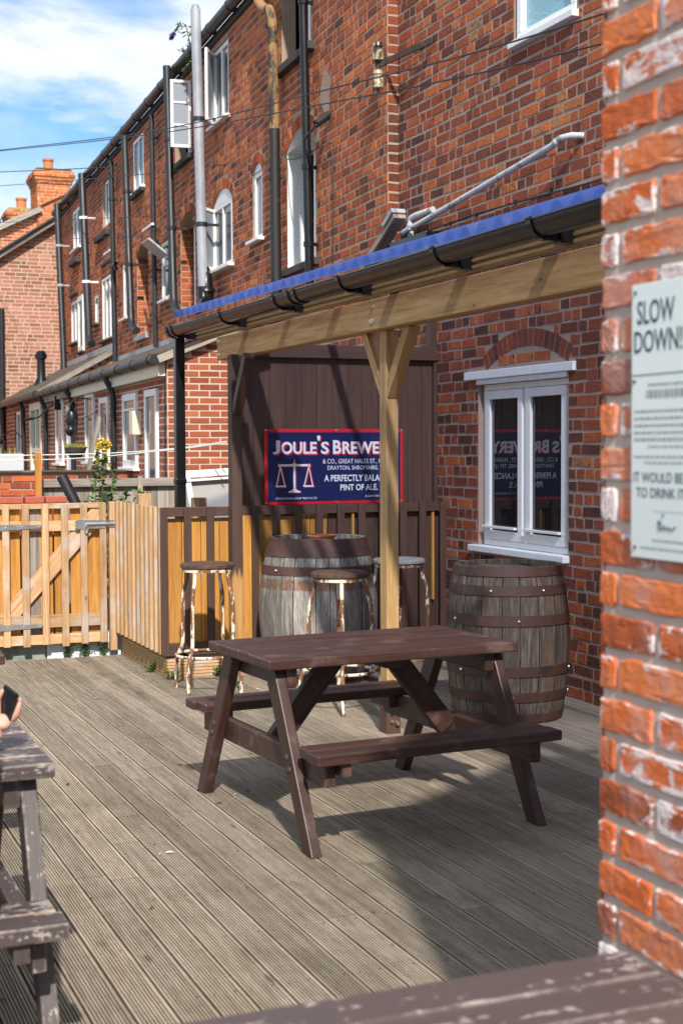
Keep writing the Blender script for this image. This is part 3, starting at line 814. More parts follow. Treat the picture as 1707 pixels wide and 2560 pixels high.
mb = MB(); FT.box(mb, 6.7, 7.78, -.05, .07, 5.05, 5.118); build('stone_sill', mb, M_dkslab, ter, bevel=.008)
w = window(ter, FT, 9.77, 10.54, 5.26, 6.01, .0, 2, .05, sill=SL)
mb = MB(); FT.box(mb, 9.7, 10.62, .0, .06, 5.18, 5.222); build('stone_sill', mb, M_dkslab, ter)
w = window(ter, FT, 12.6, 13.24, 5.17, 5.91, -.04, 2, .05)
mb = MB(); FT.box(mb, 12.6, 13.75, .0, .08, 4.98, 5.07); build('stone_sill', mb, M_dkslab, ter, bevel=.01)
w = window(ter, FT, 15.64, 16.54, 5.21, 5.94, .0, 2, .06, sill=SL)
mb = MB(); FT.box(mb, 15.7, 16.6, .0, .10, 4.93, 5.03); build('stone_sill', mb, M_dkslab, ter, bevel=.01)
# middle floor
window(ter, FT, 1.97, 2.60, 3.29, 4.46, -.19, 1, .07, label='tall white window set deep in a whitewashed arched recess')
mb = MB(); FT.box(mb, 1.85, 2.92, -.06, .05, 3.18, 3.248); build('stone_sill', mb, M_dkslab, ter, bevel=.008)
def head_panel(parent, o, d):
    c, zc, R, th = arch_geo(o[0], o[1], o[3]-o[5], o[5]); n = 10
    pts = [(c+R*math.sin(-th+2*th*k/n), zc+R*math.cos(-th+2*th*k/n)) for k in range(n+1)]
    m = MB(); zb = o[3]-o[5]-.01
    for (p, q), (r, t) in zip(pts, pts[1:]): m.quad([FT.p(p, d, zb), FT.p(r, d, zb), FT.p(r, d, t), FT.p(p, d, q)])
    build('arched_head', m, M_white, parent, local=True)
o_ = opens[7]; w = window(ter, FT, 3.70, 4.03, 3.68, 4.36, -.01, 1, .05, sill=SL); head_panel(w, o_, -.012)
o_ = opens[8]; w = window(ter, FT, 4.90, 5.74, 3.57, 4.28, .0, 2, .05, sill=SL); head_panel(w, o_, -.008)
lf, f2, ww, fw_ = open_leaf(w, FT, 5.74, .0, 3.58, 4.27, -.36, rad(42)); leaf_pane(w, f2, ww, 3.58, 4.27)
o_ = opens[9]; w = window(ter, FT, 6.66, 7.16, 3.27, 4.34, -.10, 1, .06, rails=(3.6, 3.95)); head_panel(w, o_, -.11)
o_ = opens[11]; w = window(ter, FT, 9.54, 9.98, 3.20, 4.34, -.13, 1, .06); head_panel(w, o_, -.14)
mb = MB(); FT.box(mb, 9.5, 10.42, -.05, .06, 3.11, 3.178); build('stone_sill', mb, M_lead, ter)
w = window(ter, FT, 8.11, 8.62, 3.52, 4.28, .0, 1, .05, sill=SL, rails=(3.98,))
f2 = Frame(FT.p(0, .02, 0), FT.U, FT.N)
mb = MB(); mb.mbox(Matrix.Translation(FT.p(8.37, .14, 4.18)) @ Matrix(((FT.U.x, FT.N.x, 0, 0), (FT.U.y, FT.N.y, 0, 0), (0, 0, 1, 0), (0, 0, 0, 1))) @ Matrix.Rotation(rad(-52), 4, 'X'), .48, .025, .33)
build('top_hung_vent', mb, M_frost, w, local=True)
window(ter, FT, 10.99, 11.47, 3.53, 4.35, .0, 1, .055, sill=SL)
window(ter, FT, 12.35, 13.41, 3.33, 4.35, .0, 3, .05, sill=SL, sillmat=M_dkslab)
w = window(ter, FT, 13.79, 14.15, 3.67, 4.15, .0, 1, .05, sill=SL, sillmat=M_dkslab)
window(ter, FT, 15.36, 15.95, 3.32, 4.31, .03, 1, .09, sill=SL, sillmat=M_dkslab)
window(ter, FT, 16.03, 16.93, 3.53, 4.31, .0, 2, .06, sill=SL, sillmat=M_dkslab)
mb = MB(); FT.box(mb, 12.3, 13.4, .0, .03, 4.55, 4.59); build('brick_band', mb, M_dkslab, ter)
mb = MB(); FT.box(mb, 16.0, 16.9, .0, .05, 4.40, 4.45); build('brick_band', mb, M_dkslab, ter)
# eaves gutter
mb = MB()
pts = [FT.p(S0+.05+(S1-S0)*k/24, .09, ZT+.02) for k in range(25)]
mb.tube(pts, .062, 12); 
for k in range(1, 21):
    c = FT.p(S0+.88*k, .09, ZT+.02); mb.tube([c-FT.U*.02, c+FT.U*.02], .070, 12)
gut = build('eaves_gutter', mb, M_blackm, ter, smooth=True)
mb = MB(); FT.box(mb, S0+.02, S1, .0, .03, ZT-.10, ZT-.01); build('fascia', mb, M_dkslab, ter)
def pipe(name, pts, r, mat, clips=(), clipmat=None, d=.09, lab=None):
    mb = MB(); r *= 1.15; mb.tube([FT.q(p[0], p[2] if len(p) > 2 else d, p[1]) for p in pts], r, 12)
    o = build(name, mb, mat, ter, smooth=True)
    if lab: o['label'] = lab
    if clips:
        for zc in clips:
            m = MB()
            # find s along the first long run
            for a, b in zip(pts, pts[1:]):
                if min(a[1], b[1]) <= zc <= max(a[1], b[1]) and abs(a[1]-b[1]) > .05:
                    t = (zc-a[1])/(b[1]-a[1]); s_ = a[0]+(b[0]-a[0])*t
                    c_ = FT.q(s_, d, zc); m.tube([c_-Vector((0, 0, .022)), c_+Vector((0, 0, .022))], r*1.22, 12); m.bar(c_, c_-FT.N*d, .03, .03)
            build('pipe_clip', m, clipmat or mat, o, local=True)
    return o
pipe('flue_pipe', [(6.54, 6.76, .20), (6.27, 3.42, .20)], .050, M_grey, (5.45, 4.2), M_blackm, d=.20, lab='tall pale grey flue pipe rising above the gutter')
c_ = FT.q(6.54, .20, 6.76); mb = MB(); mb.lathe([(.044, c_.z), (.046, c_.z+.035), (.034, c_.z+.05)], (c_.x, c_.y, 0), 12); build('flue_cap', mb, M_chrome, ter)
pipe('flue_elbow', [(6.27, 3.46), (6.265, 3.33), (6.22, 3.27), (6.12, 3.25)], .056, M_black, d=.20)
mb = MB(); mb.lathe([(.085, 3.18), (.085, 3.30), (.105, 3.31), (.100, 3.34), (.080, 3.36), (.058, 3.52), (.036, 3.53), (.036, 3.56), (.045, 3.565), (.020, 3.60)], FT.p(5.45, .16, 0), 16, cap=True)
build('vent_cowl', mb, M_black, ter, smooth=True)
o = pipe('soil_pipe', [(3.80, 6.16, .09), (3.78, 6.04, .11), (3.62, 5.93, .13), (3.40, 5.85, .13), (3.31, 5.74, .11), (3.29, 5.60, .10), (3.245, 4.62, .09)], .042, M_cast, lab='old soil pipe with tan flaking paint above and black below')
pipe('soil_pipe_base', [(3.246, 4.66), (3.21, 3.0)], .045, M_castb)
mb = MB()
for zc, s_ in ((4.17, 3.233), (5.62, 3.293)):
    mb = MB(); s_ -= .29; mb.lathe([(.046, zc-.07), (.062, zc-.06), (.062, zc-.035), (.050, zc-.03), (.050, zc+.02), (.060, zc+.03), (.060, zc+.05), (.046, zc+.06)], FT.p(s_, .09, 0), 14)
    build('pipe_collar', mb, M_castb, ter, smooth=True)
pipe('downpipe', [(2.33, 6.2), (2.14, 3.0)], .034, M_black, (5.6, 4.1, 3.4))
mb = MB(); mb.tube([FT.q(2.30, .13, 4.36), FT.q(1.92, .14, 4.42)], .011, 8); mb.tube([FT.q(1.93, .14, 4.425), FT.p(1.55, .0, 4.43)], .034, 10)
build('overflow_stub', mb, M_blackm, ter)
mb = MB(); pc = [(1.62+.13*(1+.35*math.sin(3*a+1))*math.cos(a), 4.60+.24*(1+.25*math.sin(2*a))*math.sin(a)) for a in [2*math.pi*q/16 for q in range(16)]]
mb.quad([FT.p(a, .0065, b) for a, b in pc]); build('cement_patch', mb, M_mort, ter, fixn=False)
pipe('soil_pipe', [(8.19, 6.51), (7.91, 3.50), (7.86, 3.40), (7.72, 3.31), (7.5, 3.26)], .043, M_blackm, (5.55, 4.4), d=.2)
pipe('downpipe', [(9.21, 6.12), (9.07, 2.95)], .030, M_blackm, (5.8, 4.55, 4.0))
mb = MB(); mb.tube([FT.q(9.12, .10, 4.36), FT.q(8.98, .13, 4.36), FT.q(8.94, .13, 4.30), FT.p(8.7, .02, 4.28)], .035, 10); build('pipe_branch', mb, M_blackm, ter, smooth=True)
pipe('soil_pipe', [(11.25, 6.25), (10.87, 3.50), (10.80, 3.38), (10.62, 3.30), (10.42, 3.28)], .044, M_blackm, (5.4, 4.3), d=.2)
pipe('downpipe', [(12.43, 6.1), (12.25, 2.95)], .036, M_blackm, (5.5, 4.5))
mb = MB(); mb.tube([FT.q(12.35, .10, 4.46), FT.q(12.12, .12, 4.45), FT.q(12.1, .10, 4.38)], .036, 10); build('pipe_branch', mb, M_blackm, ter, smooth=True)
pipe('soil_pipe', [(15.45, 6.45), (14.86, 3.55), (14.76, 3.45), (14.55, 3.38)], .055, M_blackm, (5.65, 4.5), M_white, d=.2)
pipe('soil_pipe', [(18.70, 6.45), (17.95, 2.9)], .050, M_blackm, (5.6, 4.8), M_lead, d=.2)
mb = MB(); FT.box(mb, 8.62, 9.30, .10, .13, 4.53, 4.56); build('cable_arm', mb, M_white, ter)
mb = MB(); FT.box(mb, 11.9, 12.5, .10, .13, 4.62, 4.65); build('cable_arm', mb, M_white, ter)
mb = MB(); FT.box(mb, 5.15, 5.62, -.9, -.4, 6.0, 6.70); build('chimney_stub', mb, M_ter, ter)
# telephone insulators on an iron bracket at the corner
c1, c2 = Vector((4.47, 10.10, 0)), Vector((4.47, 10.10, 0))
mb = MB(); mb.bar((4.60, 9.45, 4.515), (4.50, 10.06, 4.50), .045, .015, tone=.3); mb.bar((4.50, 10.06, 4.50), (4.45, 10.12, 4.50), .05, .02)
mb.tube([(4.46, 10.10, 4.50), (4.46, 10.10, 4.28)], .010, 8); mb.tube([(4.46, 10.10, 4.46), (4.46, 10.10, 4.64)], .008, 8)
br_ = build('iron_bracket', mb, M_iron, ter)
for zc, sc in ((4.515, 1.0), (4.305, .92)):
    mb = MB(); mb.lathe([(.020, zc), (.046*sc, zc+.005), (.046*sc, zc+.075), (.036*sc, zc+.085), (.036*sc, zc+.10), (.044*sc, zc+.11), (.038*sc, zc+.135), (.012, zc+.145)], (4.46, 10.10, 0), 14, cap=True)
    build('insulator', mb, M_porc, br_, smooth=True, local=True)

# ------------------------------------------------------------------ rear extensions
FE = Frame(tuple(FT.p(0, 1.10, 0)), TU, TN)
ext = thing('house_extension', 'single storey orange brick lean-to extension with mossy roof, long black gutter and white doors', 'building', tuple(FT.p(7, 1.1, .24)))
eo = [(3.57, 4.21, .24, 2.17), (4.64, 5.46, 1.33, 2.16), (6.39, 7.04, .24, 2.19), (7.43, 8.14, 1.38, 2.29), (9.09, 9.82, .24, 2.19), (10.19, 10.96, 1.34, 2.30)]
wm_, rv, bk = MB(), MB(), MB()
wall_face(wm_, FE, 3.17, 12.25, -.3, 2.42, eo)
for h in eo: reveal(wm_, FE, h, .07)
bricks(bk, FE, 3.17, 12.25, .0, 2.40, eo, ph=.064, bl=.205, head=.03, proud=.002, jit=.001, joint=.011, tone=lambda r: r.gauss(.45, .2))
FS = Frame(tuple(FT.p(3.17, 1.1, 0)), tuple(-x for x in TN), tuple(-x for x in TU))
wm_.quad([FS.p(0, 0, -.3), FS.p(1.1, 0, -.3), FS.p(1.1, 0, 2.90), FS.p(0, 0, 2.40)])
bricks(bk, FS, .005, 1.1, .0, 2.90, avoid=lambda s, z: z > 2.36+s*.455, ph=.064, bl=.205, head=0, bond='stretch', proud=.004, jit=.001, joint=.010, tone=lambda r: r.gauss(.5, .22))
build('wall', wm_, M_mortl, ext); build('brickwork', bk, M_ext, ext)
def lean_roof(parent, s0, s1, ze, zw, mat, over=.22):
    mb = MB(); n = 9
    rws = []
    for k in range(n+1):
        t = k/n; d = 1.1+over-(1.1+over)*t; z = ze+(zw-ze)*t
        rws.append([FT.p(s0+(s1-s0)*q/60, d, z+.012*(q % 2)+(.014 if k % 2 else 0)) for q in range(61)])
    mb.grid(rws, tone=lambda a, b: R_.random())
    r2 = [[p-Vector((0, 0, .045)) for p in r] for r in (rws[0], rws[-1])]; mb.grid([rws[0], r2[0]]); mb.grid([[r[0] for r in rws], [r[0]-Vector((0, 0, .05)) for r in rws]])
    mb.grid(r2)
    return build('roof', mb, mat, parent)
lean_roof(ext, 3.08, 12.3, 2.45, 2.92, M_mossy, .10)
mb = MB(); mb.bar(FT.p(3.09, 1.20, 2.40), FT.p(3.09, .0, 2.88), .07, .03); build('verge_board', mb, M_greyf, ext)
mb = MB(); mb.bar(FT.p(3.06, 1.0, 2.60), FT.p(3.06, .1, 2.95), .05, .16, side=(0, 0, 1)); FT.box(mb, 3.1, 12.3, .0, .05, 2.88, 2.98); build('flashing', mb, M_lead, ext)
mb = MB(); FE.box(mb, 3.2, 9.0, .01, .075, 2.25, 2.40); build('fascia', mb, M_cream, ext); mb = MB(); FE.box(mb, 9.0, 12.25, .01, .075, 2.27, 2.40); build('soffit', mb, M_greyf, ext)
mb = MB(); mb.tube([FE.p(3.1+9.2*k/30, .13, 2.405) for k in range(31)], .046, 12)
gt = build('gutter', mb, M_blackm, ext, smooth=True)
for k in range(11):
    c = FE.p(3.3+.88*k, .13, 2.405); mb = MB(); mb.tube([c-FE.U*.02, c+FE.U*.02], .054, 12)
    build('gutter_bracket', mb, M_black, gt, local=True)
for s_ in (5.83, 8.97, 11.8):
    mb = MB(); mb.tube([FE.p(s_, .13, 2.37), FE.p(s_, .13, 2.33), FE.p(s_, .07, 2.22), FE.p(s_, .05, 2.15), FE.p(s_, .05, .25)], .034, 10)
    build('downpipe', mb, M_blackm, ext, smooth=True)
d_ = window(ext, FE, 3.59, 4.19, .26, 2.15, .025, 1, .07, name='door', label='white glazed back door nearest the corner'); 
mb = MB(); FE.box(mb, 3.70, 4.08, .006, .02, .4, 1.0); build('door_panel', mb, M_white, d_, local=True)
window(ext, FE, 4.66, 5.44, 1.36, 2.15, .025, 1, .075, sill=SL, rails=(1.98,))
d_ = window(ext, FE, 6.41, 7.02, .26, 2.17, .025, 1, .07, name='door', glass=M_glass, label='dark door in a white frame')
window(ext, FE, 7.45, 8.12, 1.40, 2.27, .025, 1, .06, sill=SL)
d_ = window(ext, FE, 9.11, 9.80, .26, 2.17, .025, 1, .10, name='door', label='white panelled back door')
mb = MB(); FE.box(mb, 9.2, 9.7, -.02, .02, .4, 2.05); build('door_panel', mb, M_white, d_, local=True)
window(ext, FE, 10.21, 10.94, 1.36, 2.28, .025, 1, .06, sill=SL)
mb = MB(); FE.box(mb, 4.42, 4.62, .0, .10, 1.70, 1.95); build('meter_box', mb, M_cream, ext, bevel=.01)
mb = MB(); mb.tube([FE.p(3.22, .01, 2.3), FE.p(3.24, .01, 1.3)], .006, 6); build('wall_cable', mb, M_cable, ext)
ext2 = thing('house_extension', 'farther lean-to extension with steep tiled roof, cream door frame and black vent', 'building', tuple(FT.p(15, 1.1, .24)))
wm_, bk = MB(), MB()
eo2 = [(12.7, 14.2, .24, 2.32), (15.2, 16.6, 1.35, 2.25)]
wall_face(wm_, FE, 12.25, 18.2, -.3, 2.45, eo2)
bricks(bk, FE, 12.25, 18.2, .0, 2.40, eo2, proud=.005, tone=t_tone)
FS2 = Frame(tuple(FT.p(12.25, 1.1, 0)), tuple(-x for x in TN), tuple(-x for x in TU))
wm_.quad([FS2.p(0, 0, -.3), FS2.p(1.1, 0, -.3), FS2.p(1.1, 0, 3.10), FS2.p(0, 0, 2.42)])
bricks(bk, FS2, .005, 1.1, .0, 3.1, avoid=lambda s, z: z > 2.38+s*.62, head=0, bond='stretch', proud=.005, tone=lambda r: r.gauss(.6, .2))
build('wall', wm_, M_mortl, ext2); build('brickwork', bk, M_ext, ext2)
lean_roof(ext2, 12.15, 18.2, 2.47, 3.15, M_mossy, .12)
mb = MB(); mb.bar(FT.p(12.17, 1.22, 2.43), FT.p(12.17, .0, 3.12), .08, .05); build('verge_board', mb, M_greyf, ext2)
mb = MB(); FT.box(mb, 12.1, 18.2, .0, .06, 3.12, 3.22); build('flashing', mb, M_lead, ext2)
mb = MB(); FE.box(mb, 12.7, 12.86, -.06, .02, .24, 2.32); FE.box(mb, 14.05, 14.2, -.06, .02, .24, 2.32); FE.box(mb, 12.86, 14.05, -.06, .02, 2.2, 2.32); FE.box(mb, 13.4, 13.5, -.06, .01, .24, 2.2); FE.box(mb, 12.86, 14.05, -.06, .012, 1.5, 1.58)
d_ = build('door', mb, M_cream, ext2, bevel=.004); mb = MB(); FE.box(mb, 12.8, 14.1, -.05, -.04, .24, 2.25); build('pane', mb, M_glassl, d_, local=True)
window(ext2, FE, 15.2, 16.6, 1.35, 2.25, -.02, 2, .06)
mb = MB(); mb.tube([FE.p(12.3+5.9*k/10, .14, 2.42) for k in range(11)], .055, 10); build('gutter', mb, M_blackm, ext2, smooth=True)
mb = MB(); mb.tube([FE.p(14.6, .14, 2.40), FE.p(14.6, .08, 2.25), FE.p(14.6, .06, .3)], .042, 10); build('downpipe', mb, M_blackm, ext2, smooth=True)
mb = MB(); mb.lathe([(.13, 2.62), (.12, 2.74), (.075, 2.84), (.072, 3.16), (.105, 3.17), (.105, 3.25), (.085, 3.255), (.085, 3.28), (.05, 3.31)], FT.p(15.5, .75, 0), 14, cap=True); build('roof_vent', mb, M_black, ext2, smooth=True)

# ------------------------------------------------------------------ gable houses at the far end
gh = thing('gable_house', 'pale pinkish brick gable end closing the row of houses', 'building', (3, 28.4, .24))
FG = Frame((0, 28.3, 0), (1, 0, 0), (0, -1, 0))
def gable(parent, fr, x0, x1, zb, x_ref, z_ref, slope, matw, matb, ph=.075, bl=.225, tone=None):
    m, b = MB(), MB()
    zt = lambda x: z_ref+(x-x_ref)*slope
    m.quad([fr.p(x0, 0, zb), fr.p(x1, 0, zb), fr.p(x1, 0, zt(x1)), fr.p(x0, 0, zt(x0))])
    bricks(b, fr, x0, x1, zb, zt(x1), avoid=lambda s, z: z > zt(s)-.06, ph=ph, bl=bl, head=.15, proud=.003, jit=.001, tone=tone)
    build('wall', m, matw, parent); build('brickwork', b, matb, parent)
def g_tone(r): return r.gauss(.62, .2) if r.random() > .22 else r.uniform(0, .25)
gable(gh, FG, -.4, 7.2, -.3, 4.45, 5.33, .667, M_mortl, M_gable, tone=g_tone)
def zt1(x): return 5.33+(x-4.45)*.667
mb = MB(); mb.bar((-.6, 28.2, zt1(-.6)+.02), (7.2, 28.2, zt1(7.2)+.02), .12, .16); build('verge', mb, M_greyf, gh)
mb = MB(); mb.quad([(-.9, 28.1, zt1(-.9)+.10), (7.2, 28.1, zt1(7.2)+.10), (7.2, 33.1, zt1(7.2)+.10), (-.9, 33.1, zt1(-.9)+.10)]); mb.bar((-.9, 28.1, zt1(-.9)+.09), (7.2, 28.1, zt1(7.2)+.09), .03, .1); build('roof', mb, M_slate, gh)
mb = MB(); mb.quad([(-.4, 28.3, -.3), (-.4, 33, -.3), (-.4, 33, zt1(-.4)), (-.4, 28.3, zt1(-.4))]); build('side_wall', mb, M_gable, gh)
mb = MB(); mb.tube([(4.46, 28.22, 4.3), (4.44, 28.22, .2)], .055, 10); build('downpipe', mb, M_blackm, gh, smooth=True)
oh = thing('gable_house', 'bright orange brick house behind with a tall chimney stack and clay pot', 'building', (4, 33.3, .24))
FO = Frame((0, 33.2, 0), (1, 0, 0), (0, -1, 0))
def zt2(x): return 6.59+(x-5.22)*.5
gable(oh, FO, .5, 7.6, 3.0, 5.22, 6.59, .5, M_mortl, M_chim)
mb = MB(); mb.bar((0, 33.1, zt2(0)+.03), (6.15, 33.1, zt2(6.15)+.03), .13, .16); build('verge', mb, M_greyf, oh)
mb = MB(); mb.quad([(0, 33.05, zt2(0)+.11), (7.6, 33.05, zt2(7.6)+.11), (7.6, 39, zt2(7.6)+.11), (0, 39, zt2(0)+.11)]); build('roof', mb, M_slate, oh)
def chimney(parent, x0, x1, y0, y1, z0, z1, potr, pots, lichen=False):
    m, b = MB(), MB()
    m.box(x0+.004, x1-.004, y0+.004, y1, z0, z1)
    fr1 = Frame((0, y0, 0), (1, 0, 0), (0, -1, 0)); fr2 = Frame((x0, 0, 0), (0, 1, 0), (-1, 0, 0))
    for fr, a, c in ((fr1, x0, x1), (fr2, y0, y1)): bricks(b, fr, a, c, z0, z1-.30, head=.4, proud=.004)
    for k, e in enumerate((.03, .06, .09, .055)):
        zz = z1-.30+.075*k
        m.box(x0-e+.004, x1+e-.004, y0-e+.004, y1+e, zz, zz+.075)
        for fr, a, c in ((Frame((0, y0-e, 0), (1, 0, 0), (0, -1, 0)), x0-e, x1+e), (Frame((x0-e, 0, 0), (0, 1, 0), (-1, 0, 0)), y0-e, y1+e)): bricks(b, fr, a, c, zz, zz+.075, head=.4, proud=.004)
    ch = build('chimney', m, M_mortl, parent); build('brickwork', b, M_chim, ch, local=True)
    c = MB(); c.box(x0-.02, x1+.02, y0-.02, y1+.02, z1, z1+.05); build('flaunching', c, M_mossy if not lichen else M_leafy, ch, bevel=.02, local=True)
    for px in pots:
        p = MB(); p.lathe([(potr, z1+.03), (potr*.95, z1+.28), (potr*1.1, z1+.29), (potr*1.1, z1+.34), (potr*.9, z1+.34), (potr*.85, z1+.05)], (px, (y0+y1)/2, 0), 16); build('chimney_pot', p, M_terra, ch, smooth=True, local=True)
    return ch
chimney(oh, 6.08, 6.86, 33.12, 34.0, 5.2, 7.98, .12, (6.42,))
chimney(oh, 5.92, 6.46, 36.0, 36.7, 6.4, 7.52, .13, (6.27,), True)
mb = MB(); mb.box(5.40, 5.78, 36.5, 37.0, 6.3, 7.34); mb.lathe([(.10, 7.34), (.09, 7.62), (.12, 7.63), (.12, 7.68)], (5.66, 36.7, 0), 12); build('dark_chimney', mb, M_dkslab, oh)

# ------------------------------------------------------------------ near brick outbuilding on the right
VB = 1.45
ob = thing('brick_outbuilding', 'near orange brick wall with patches of old white paint carrying the cream notice', 'building', (2.4, 0.5, 0))
FB = Frame((VB, 0, 0), (0, 1, 0), (-1, 0, 0))
YE = 2.265
mb = MB(); mb.box((VB+.004), 3.6, -4.0, YE-.006, -.3, 2.75)
mb.quad([((VB+.004), YE-.006, 2.75), (3.6, YE-.006, 2.75), (2.5, YE-.006, 3.6)]); mb.quad([((VB+.004), -4, 2.75), (3.6, -4, 2.75), (2.5, -4, 3.6)])
build('wall', mb, M_mortf, ob)
rb = random.Random(5)
bk = MB(); bricks(bk, FB, .2, YE, -.3, 2.75, bl=.236, ph=.0775, joint=.0165, head=0, bond='stretch', proud=.0028, jit=.0024, rich=True, rng=rb, first=1)
FBE = Frame((0, YE-.004, 0), (1, 0, 0), (0, 1, 0))
bricks(bk, FBE, VB, 3.6, -.3, 2.75, head=0, bond='stretch', bl=.228, proud=.005, jit=.003, rng=rb)
build('brickwork', bk, M_front, ob)
mb = MB()
mb.grid([[(VB-.06, -4.05, 2.73), (VB-.06, YE+.02, 2.73)], [(2.5, -4.05, 3.63), (2.5, YE+.02, 3.63)], [(3.66, -4.05, 2.73), (3.66, YE+.02, 2.73)]])
mb.grid([[(VB-.06, -4.05, 2.78), (VB-.06, YE+.02, 2.78)], [(2.5, -4.05, 3.68), (2.5, YE+.02, 3.68)], [(3.66, -4.05, 2.78), (3.66, YE+.02, 2.78)]])
build('roof', mb, M_slate, ob)  # unseen gable roof; eaves height and pitch set for the shade on the deck

# ------------------------------------------------------------------ lettering
def text_mesh(body, bold=0.0):
    cu = bpy.data.curves.new('lettering', 'FONT'); cu.body = body; cu.size = 1.0; cu.offset = bold; cu.resolution_u = 3
    o = bpy.data.objects.new('lettering', cu); COL.objects.link(o)
    dg = bpy.context.evaluated_depsgraph_get(); dg.update()
    me = bpy.data.meshes.new_from_object(o.evaluated_get(dg))
    vs = [v.co.copy() for v in me.vertices]; fs = [tuple(p.vertices) for p in me.polygons]
    bpy.data.objects.remove(o); bpy.data.meshes.remove(me); bpy.data.curves.remove(cu)
    return vs, fs
def lay_text(mb, body, P, x0, x1, z0, z1, d, bold=0.0, thick=.0012, skew=0):
    """letters stretched to fill x0..x1, z0..z1 on a plate whose points are P(x, z, d); given a little thickness"""
    vs, fs = text_mesh(body, bold)
    ax, bx = min(v.x for v in vs), max(v.x for v in vs); ay, by = min(v.y for v in vs), max(v.y for v in vs)
    i = len(mb.v)
    for v in vs:
        mb.v.append(tuple(P(x0+(v.x-ax)/(bx-ax)*(x1-x0), z0+(v.y-ay)/(by-ay)*(z1-z0), d)))
    for f in fs:
        mb.f.append(tuple(i+k for k in f)); mb.tone.append(.5); mb.dirt.append(0); mb.uv.append([(0, 0)]*len(f))

# cream notice on the near wall
notice = thing('notice_sign', 'cream metal notice headed SLOW DOWN! on the near orange brick wall', 'sign', (1.44, 1.95, 1.6))
mb = MB(); FB.box(mb, 1.76, 2.148, .009, .0125, 1.355, 1.836)
for s_, z_ in ((2.05, 1.81), (2.052, 1.665), (2.05, 1.385)): pass
build('plate', mb, M_plate, notice, bevel=.0015)
PN = lambda x, z, d: FB.p(2.148-x*1.036, .0125+d, 1.55+(z-1.55)*1.036)
mb = MB()
lay_text(mb, 'SLOW', PN, .017, .124, 1.757, 1.797, .0006, .012)
lay_text(mb, 'DOWN!', PN, .009, .145, 1.709, 1.747, .0006, .012)
lay_text(mb, 'IT WOULD BE', PN, .009, .150, 1.491, 1.508, .0006, .006)
lay_text(mb, 'TO DRINK IT', PN, .017, .155, 1.465, 1.482, .0006, .006)
mb.quad([PN(.004, 1.671, .0005), PN(.365, 1.671, .0005), PN(.365, 1.673, .0005), PN(.004, 1.673, .0005)])
build('lettering', mb, M_ink, notice, fixn=False)
mb = MB(); rr = random.Random(3)
def rule_line(x0, x1, z, h):
    x = x0; mb = MB()
    while x < x1:
        w = rr.uniform(.004, .014); mb.quad([PN(x, z, .0004), PN(min(x+w, x1), z, .0004), PN(min(x+w, x1), z+h, .0004), PN(x, z+h, .0004)]); x += w+.003
    build('small_print', mb, M_ink2, notice, fixn=False)
for x0, x1, z, h in ((.05, .3, 1.652, .005), (.045, .26, 1.632, .014), (.01, .35, 1.608, .005), (.01, .35, 1.596, .005), (.01, .35, 1.584, .005), (.01, .35, 1.572, .005), (.01, .34, 1.560, .006), (.05, .3, 1.549, .004), (.01, .34, 1.532, .004), (.04, .3, 1.522, .004), (.07, .3, 1.51-.09+.022, .0015), (.065, .2, 1.392, .004), (.03, .3, 1.378, .004)): rule_line(x0, x1, z, h)
mb = MB(); mb.tube([PN(.085, 1.412, .001), PN(.082, 1.428, .001), PN(.090, 1.424, .001), PN(.092, 1.412, .001), PN(.100, 1.420, .001), PN(.104, 1.414, .001), PN(.112, 1.418, .001), PN(.118, 1.413, .001), PN(.13, 1.419, .001)], .0011, 5); mb.ball(PN(.095, 1.437, .001), .0025, 6)
build('emblem', mb, M_ink, notice)
mb = MB()
for x, z in ((.012, 1.812), (.010, 1.662), (.014, 1.380)): mb.ball(PN(x, z, .001), .0035, 8)
build('screw', mb, M_iron, notice)

# ------------------------------------------------------------------ pergola with blue corrugated roof
pg = thing('pergola', 'timber pergola against the pub wall with blue corrugated roof and black gutter', 'pergola', (3.15, 7.05, 0))
def t_(name, mat, bev, *bars):
    m = MB()
    for b in bars: m.bar(*b[:4], **(b[4] if len(b) > 4 else {}))
    return build(name, m, mat, pg, bevel=bev)
m = MB(); m.box(3.133, 3.206, 7.0, 7.09, .012, 2.188, .55); build('post', m, M_tan, pg, bevel=.005)
m = MB(); m.box(3.128, 3.211, 6.994, 7.096, -.003, .16); ps = build('post_shoe', m, M_brown, pg, bevel=.004)
m = MB()
for q in (.05, .10): m.tube([(3.155, 6.995, q+.02), (3.155, 6.975, q+.02)], .008, 8)
m.tube([(3.185, 6.995, .06), (3.185, 6.97, .06)], .012, 6); build('bolt', m, M_bolt, ps, local=True)
m = MB(); m.box(3.095, 3.205, 3.5, 3.61, .0, 2.188); build('post', m, M_tan, pg, bevel=.005)
m = MB(); m.box(2.970, 3.046, 9.19, 9.275, .13, 2.19, .5); build('post', m, M_post, pg, bevel=.005)['label'] = 'brown painted corner post left bare at its foot'
m = MB(); m.bar((3.13, 3.2, 2.268), (3.13, 9.86, 2.272), .166, .10, tone=.6); build('beam', m, M_tan, pg, bevel=.006)
m = MB()
for y, z in ((7.055, 2.31), (7.055, 2.235), (9.80, 2.32), (9.80, 2.225)): m.tube([(3.085, y, z), (3.072, y, z)], .012, 8); m.tube([(3.079, y, z), (3.062, y, z)], .006, 6)
build('bolt', m, M_bolt, pg)
t_('brace', M_tan, .004, ((3.17, 7.075, 1.86), (3.17, 7.33, 2.20), .065, .065, {'side': (0, 1, 0), 'tone': .8}))
t_('brace', M_tan, .004, ((3.17, 7.02, 1.84), (3.17, 6.74, 2.20), .065, .065, {'side': (0, 1, 0), 'tone': .3}))
t_('brace', M_brown, .004, ((3.01, 9.20, 1.80), (3.01, 8.94, 2.17), .06, .065, {'side': (0, 1, 0)}))
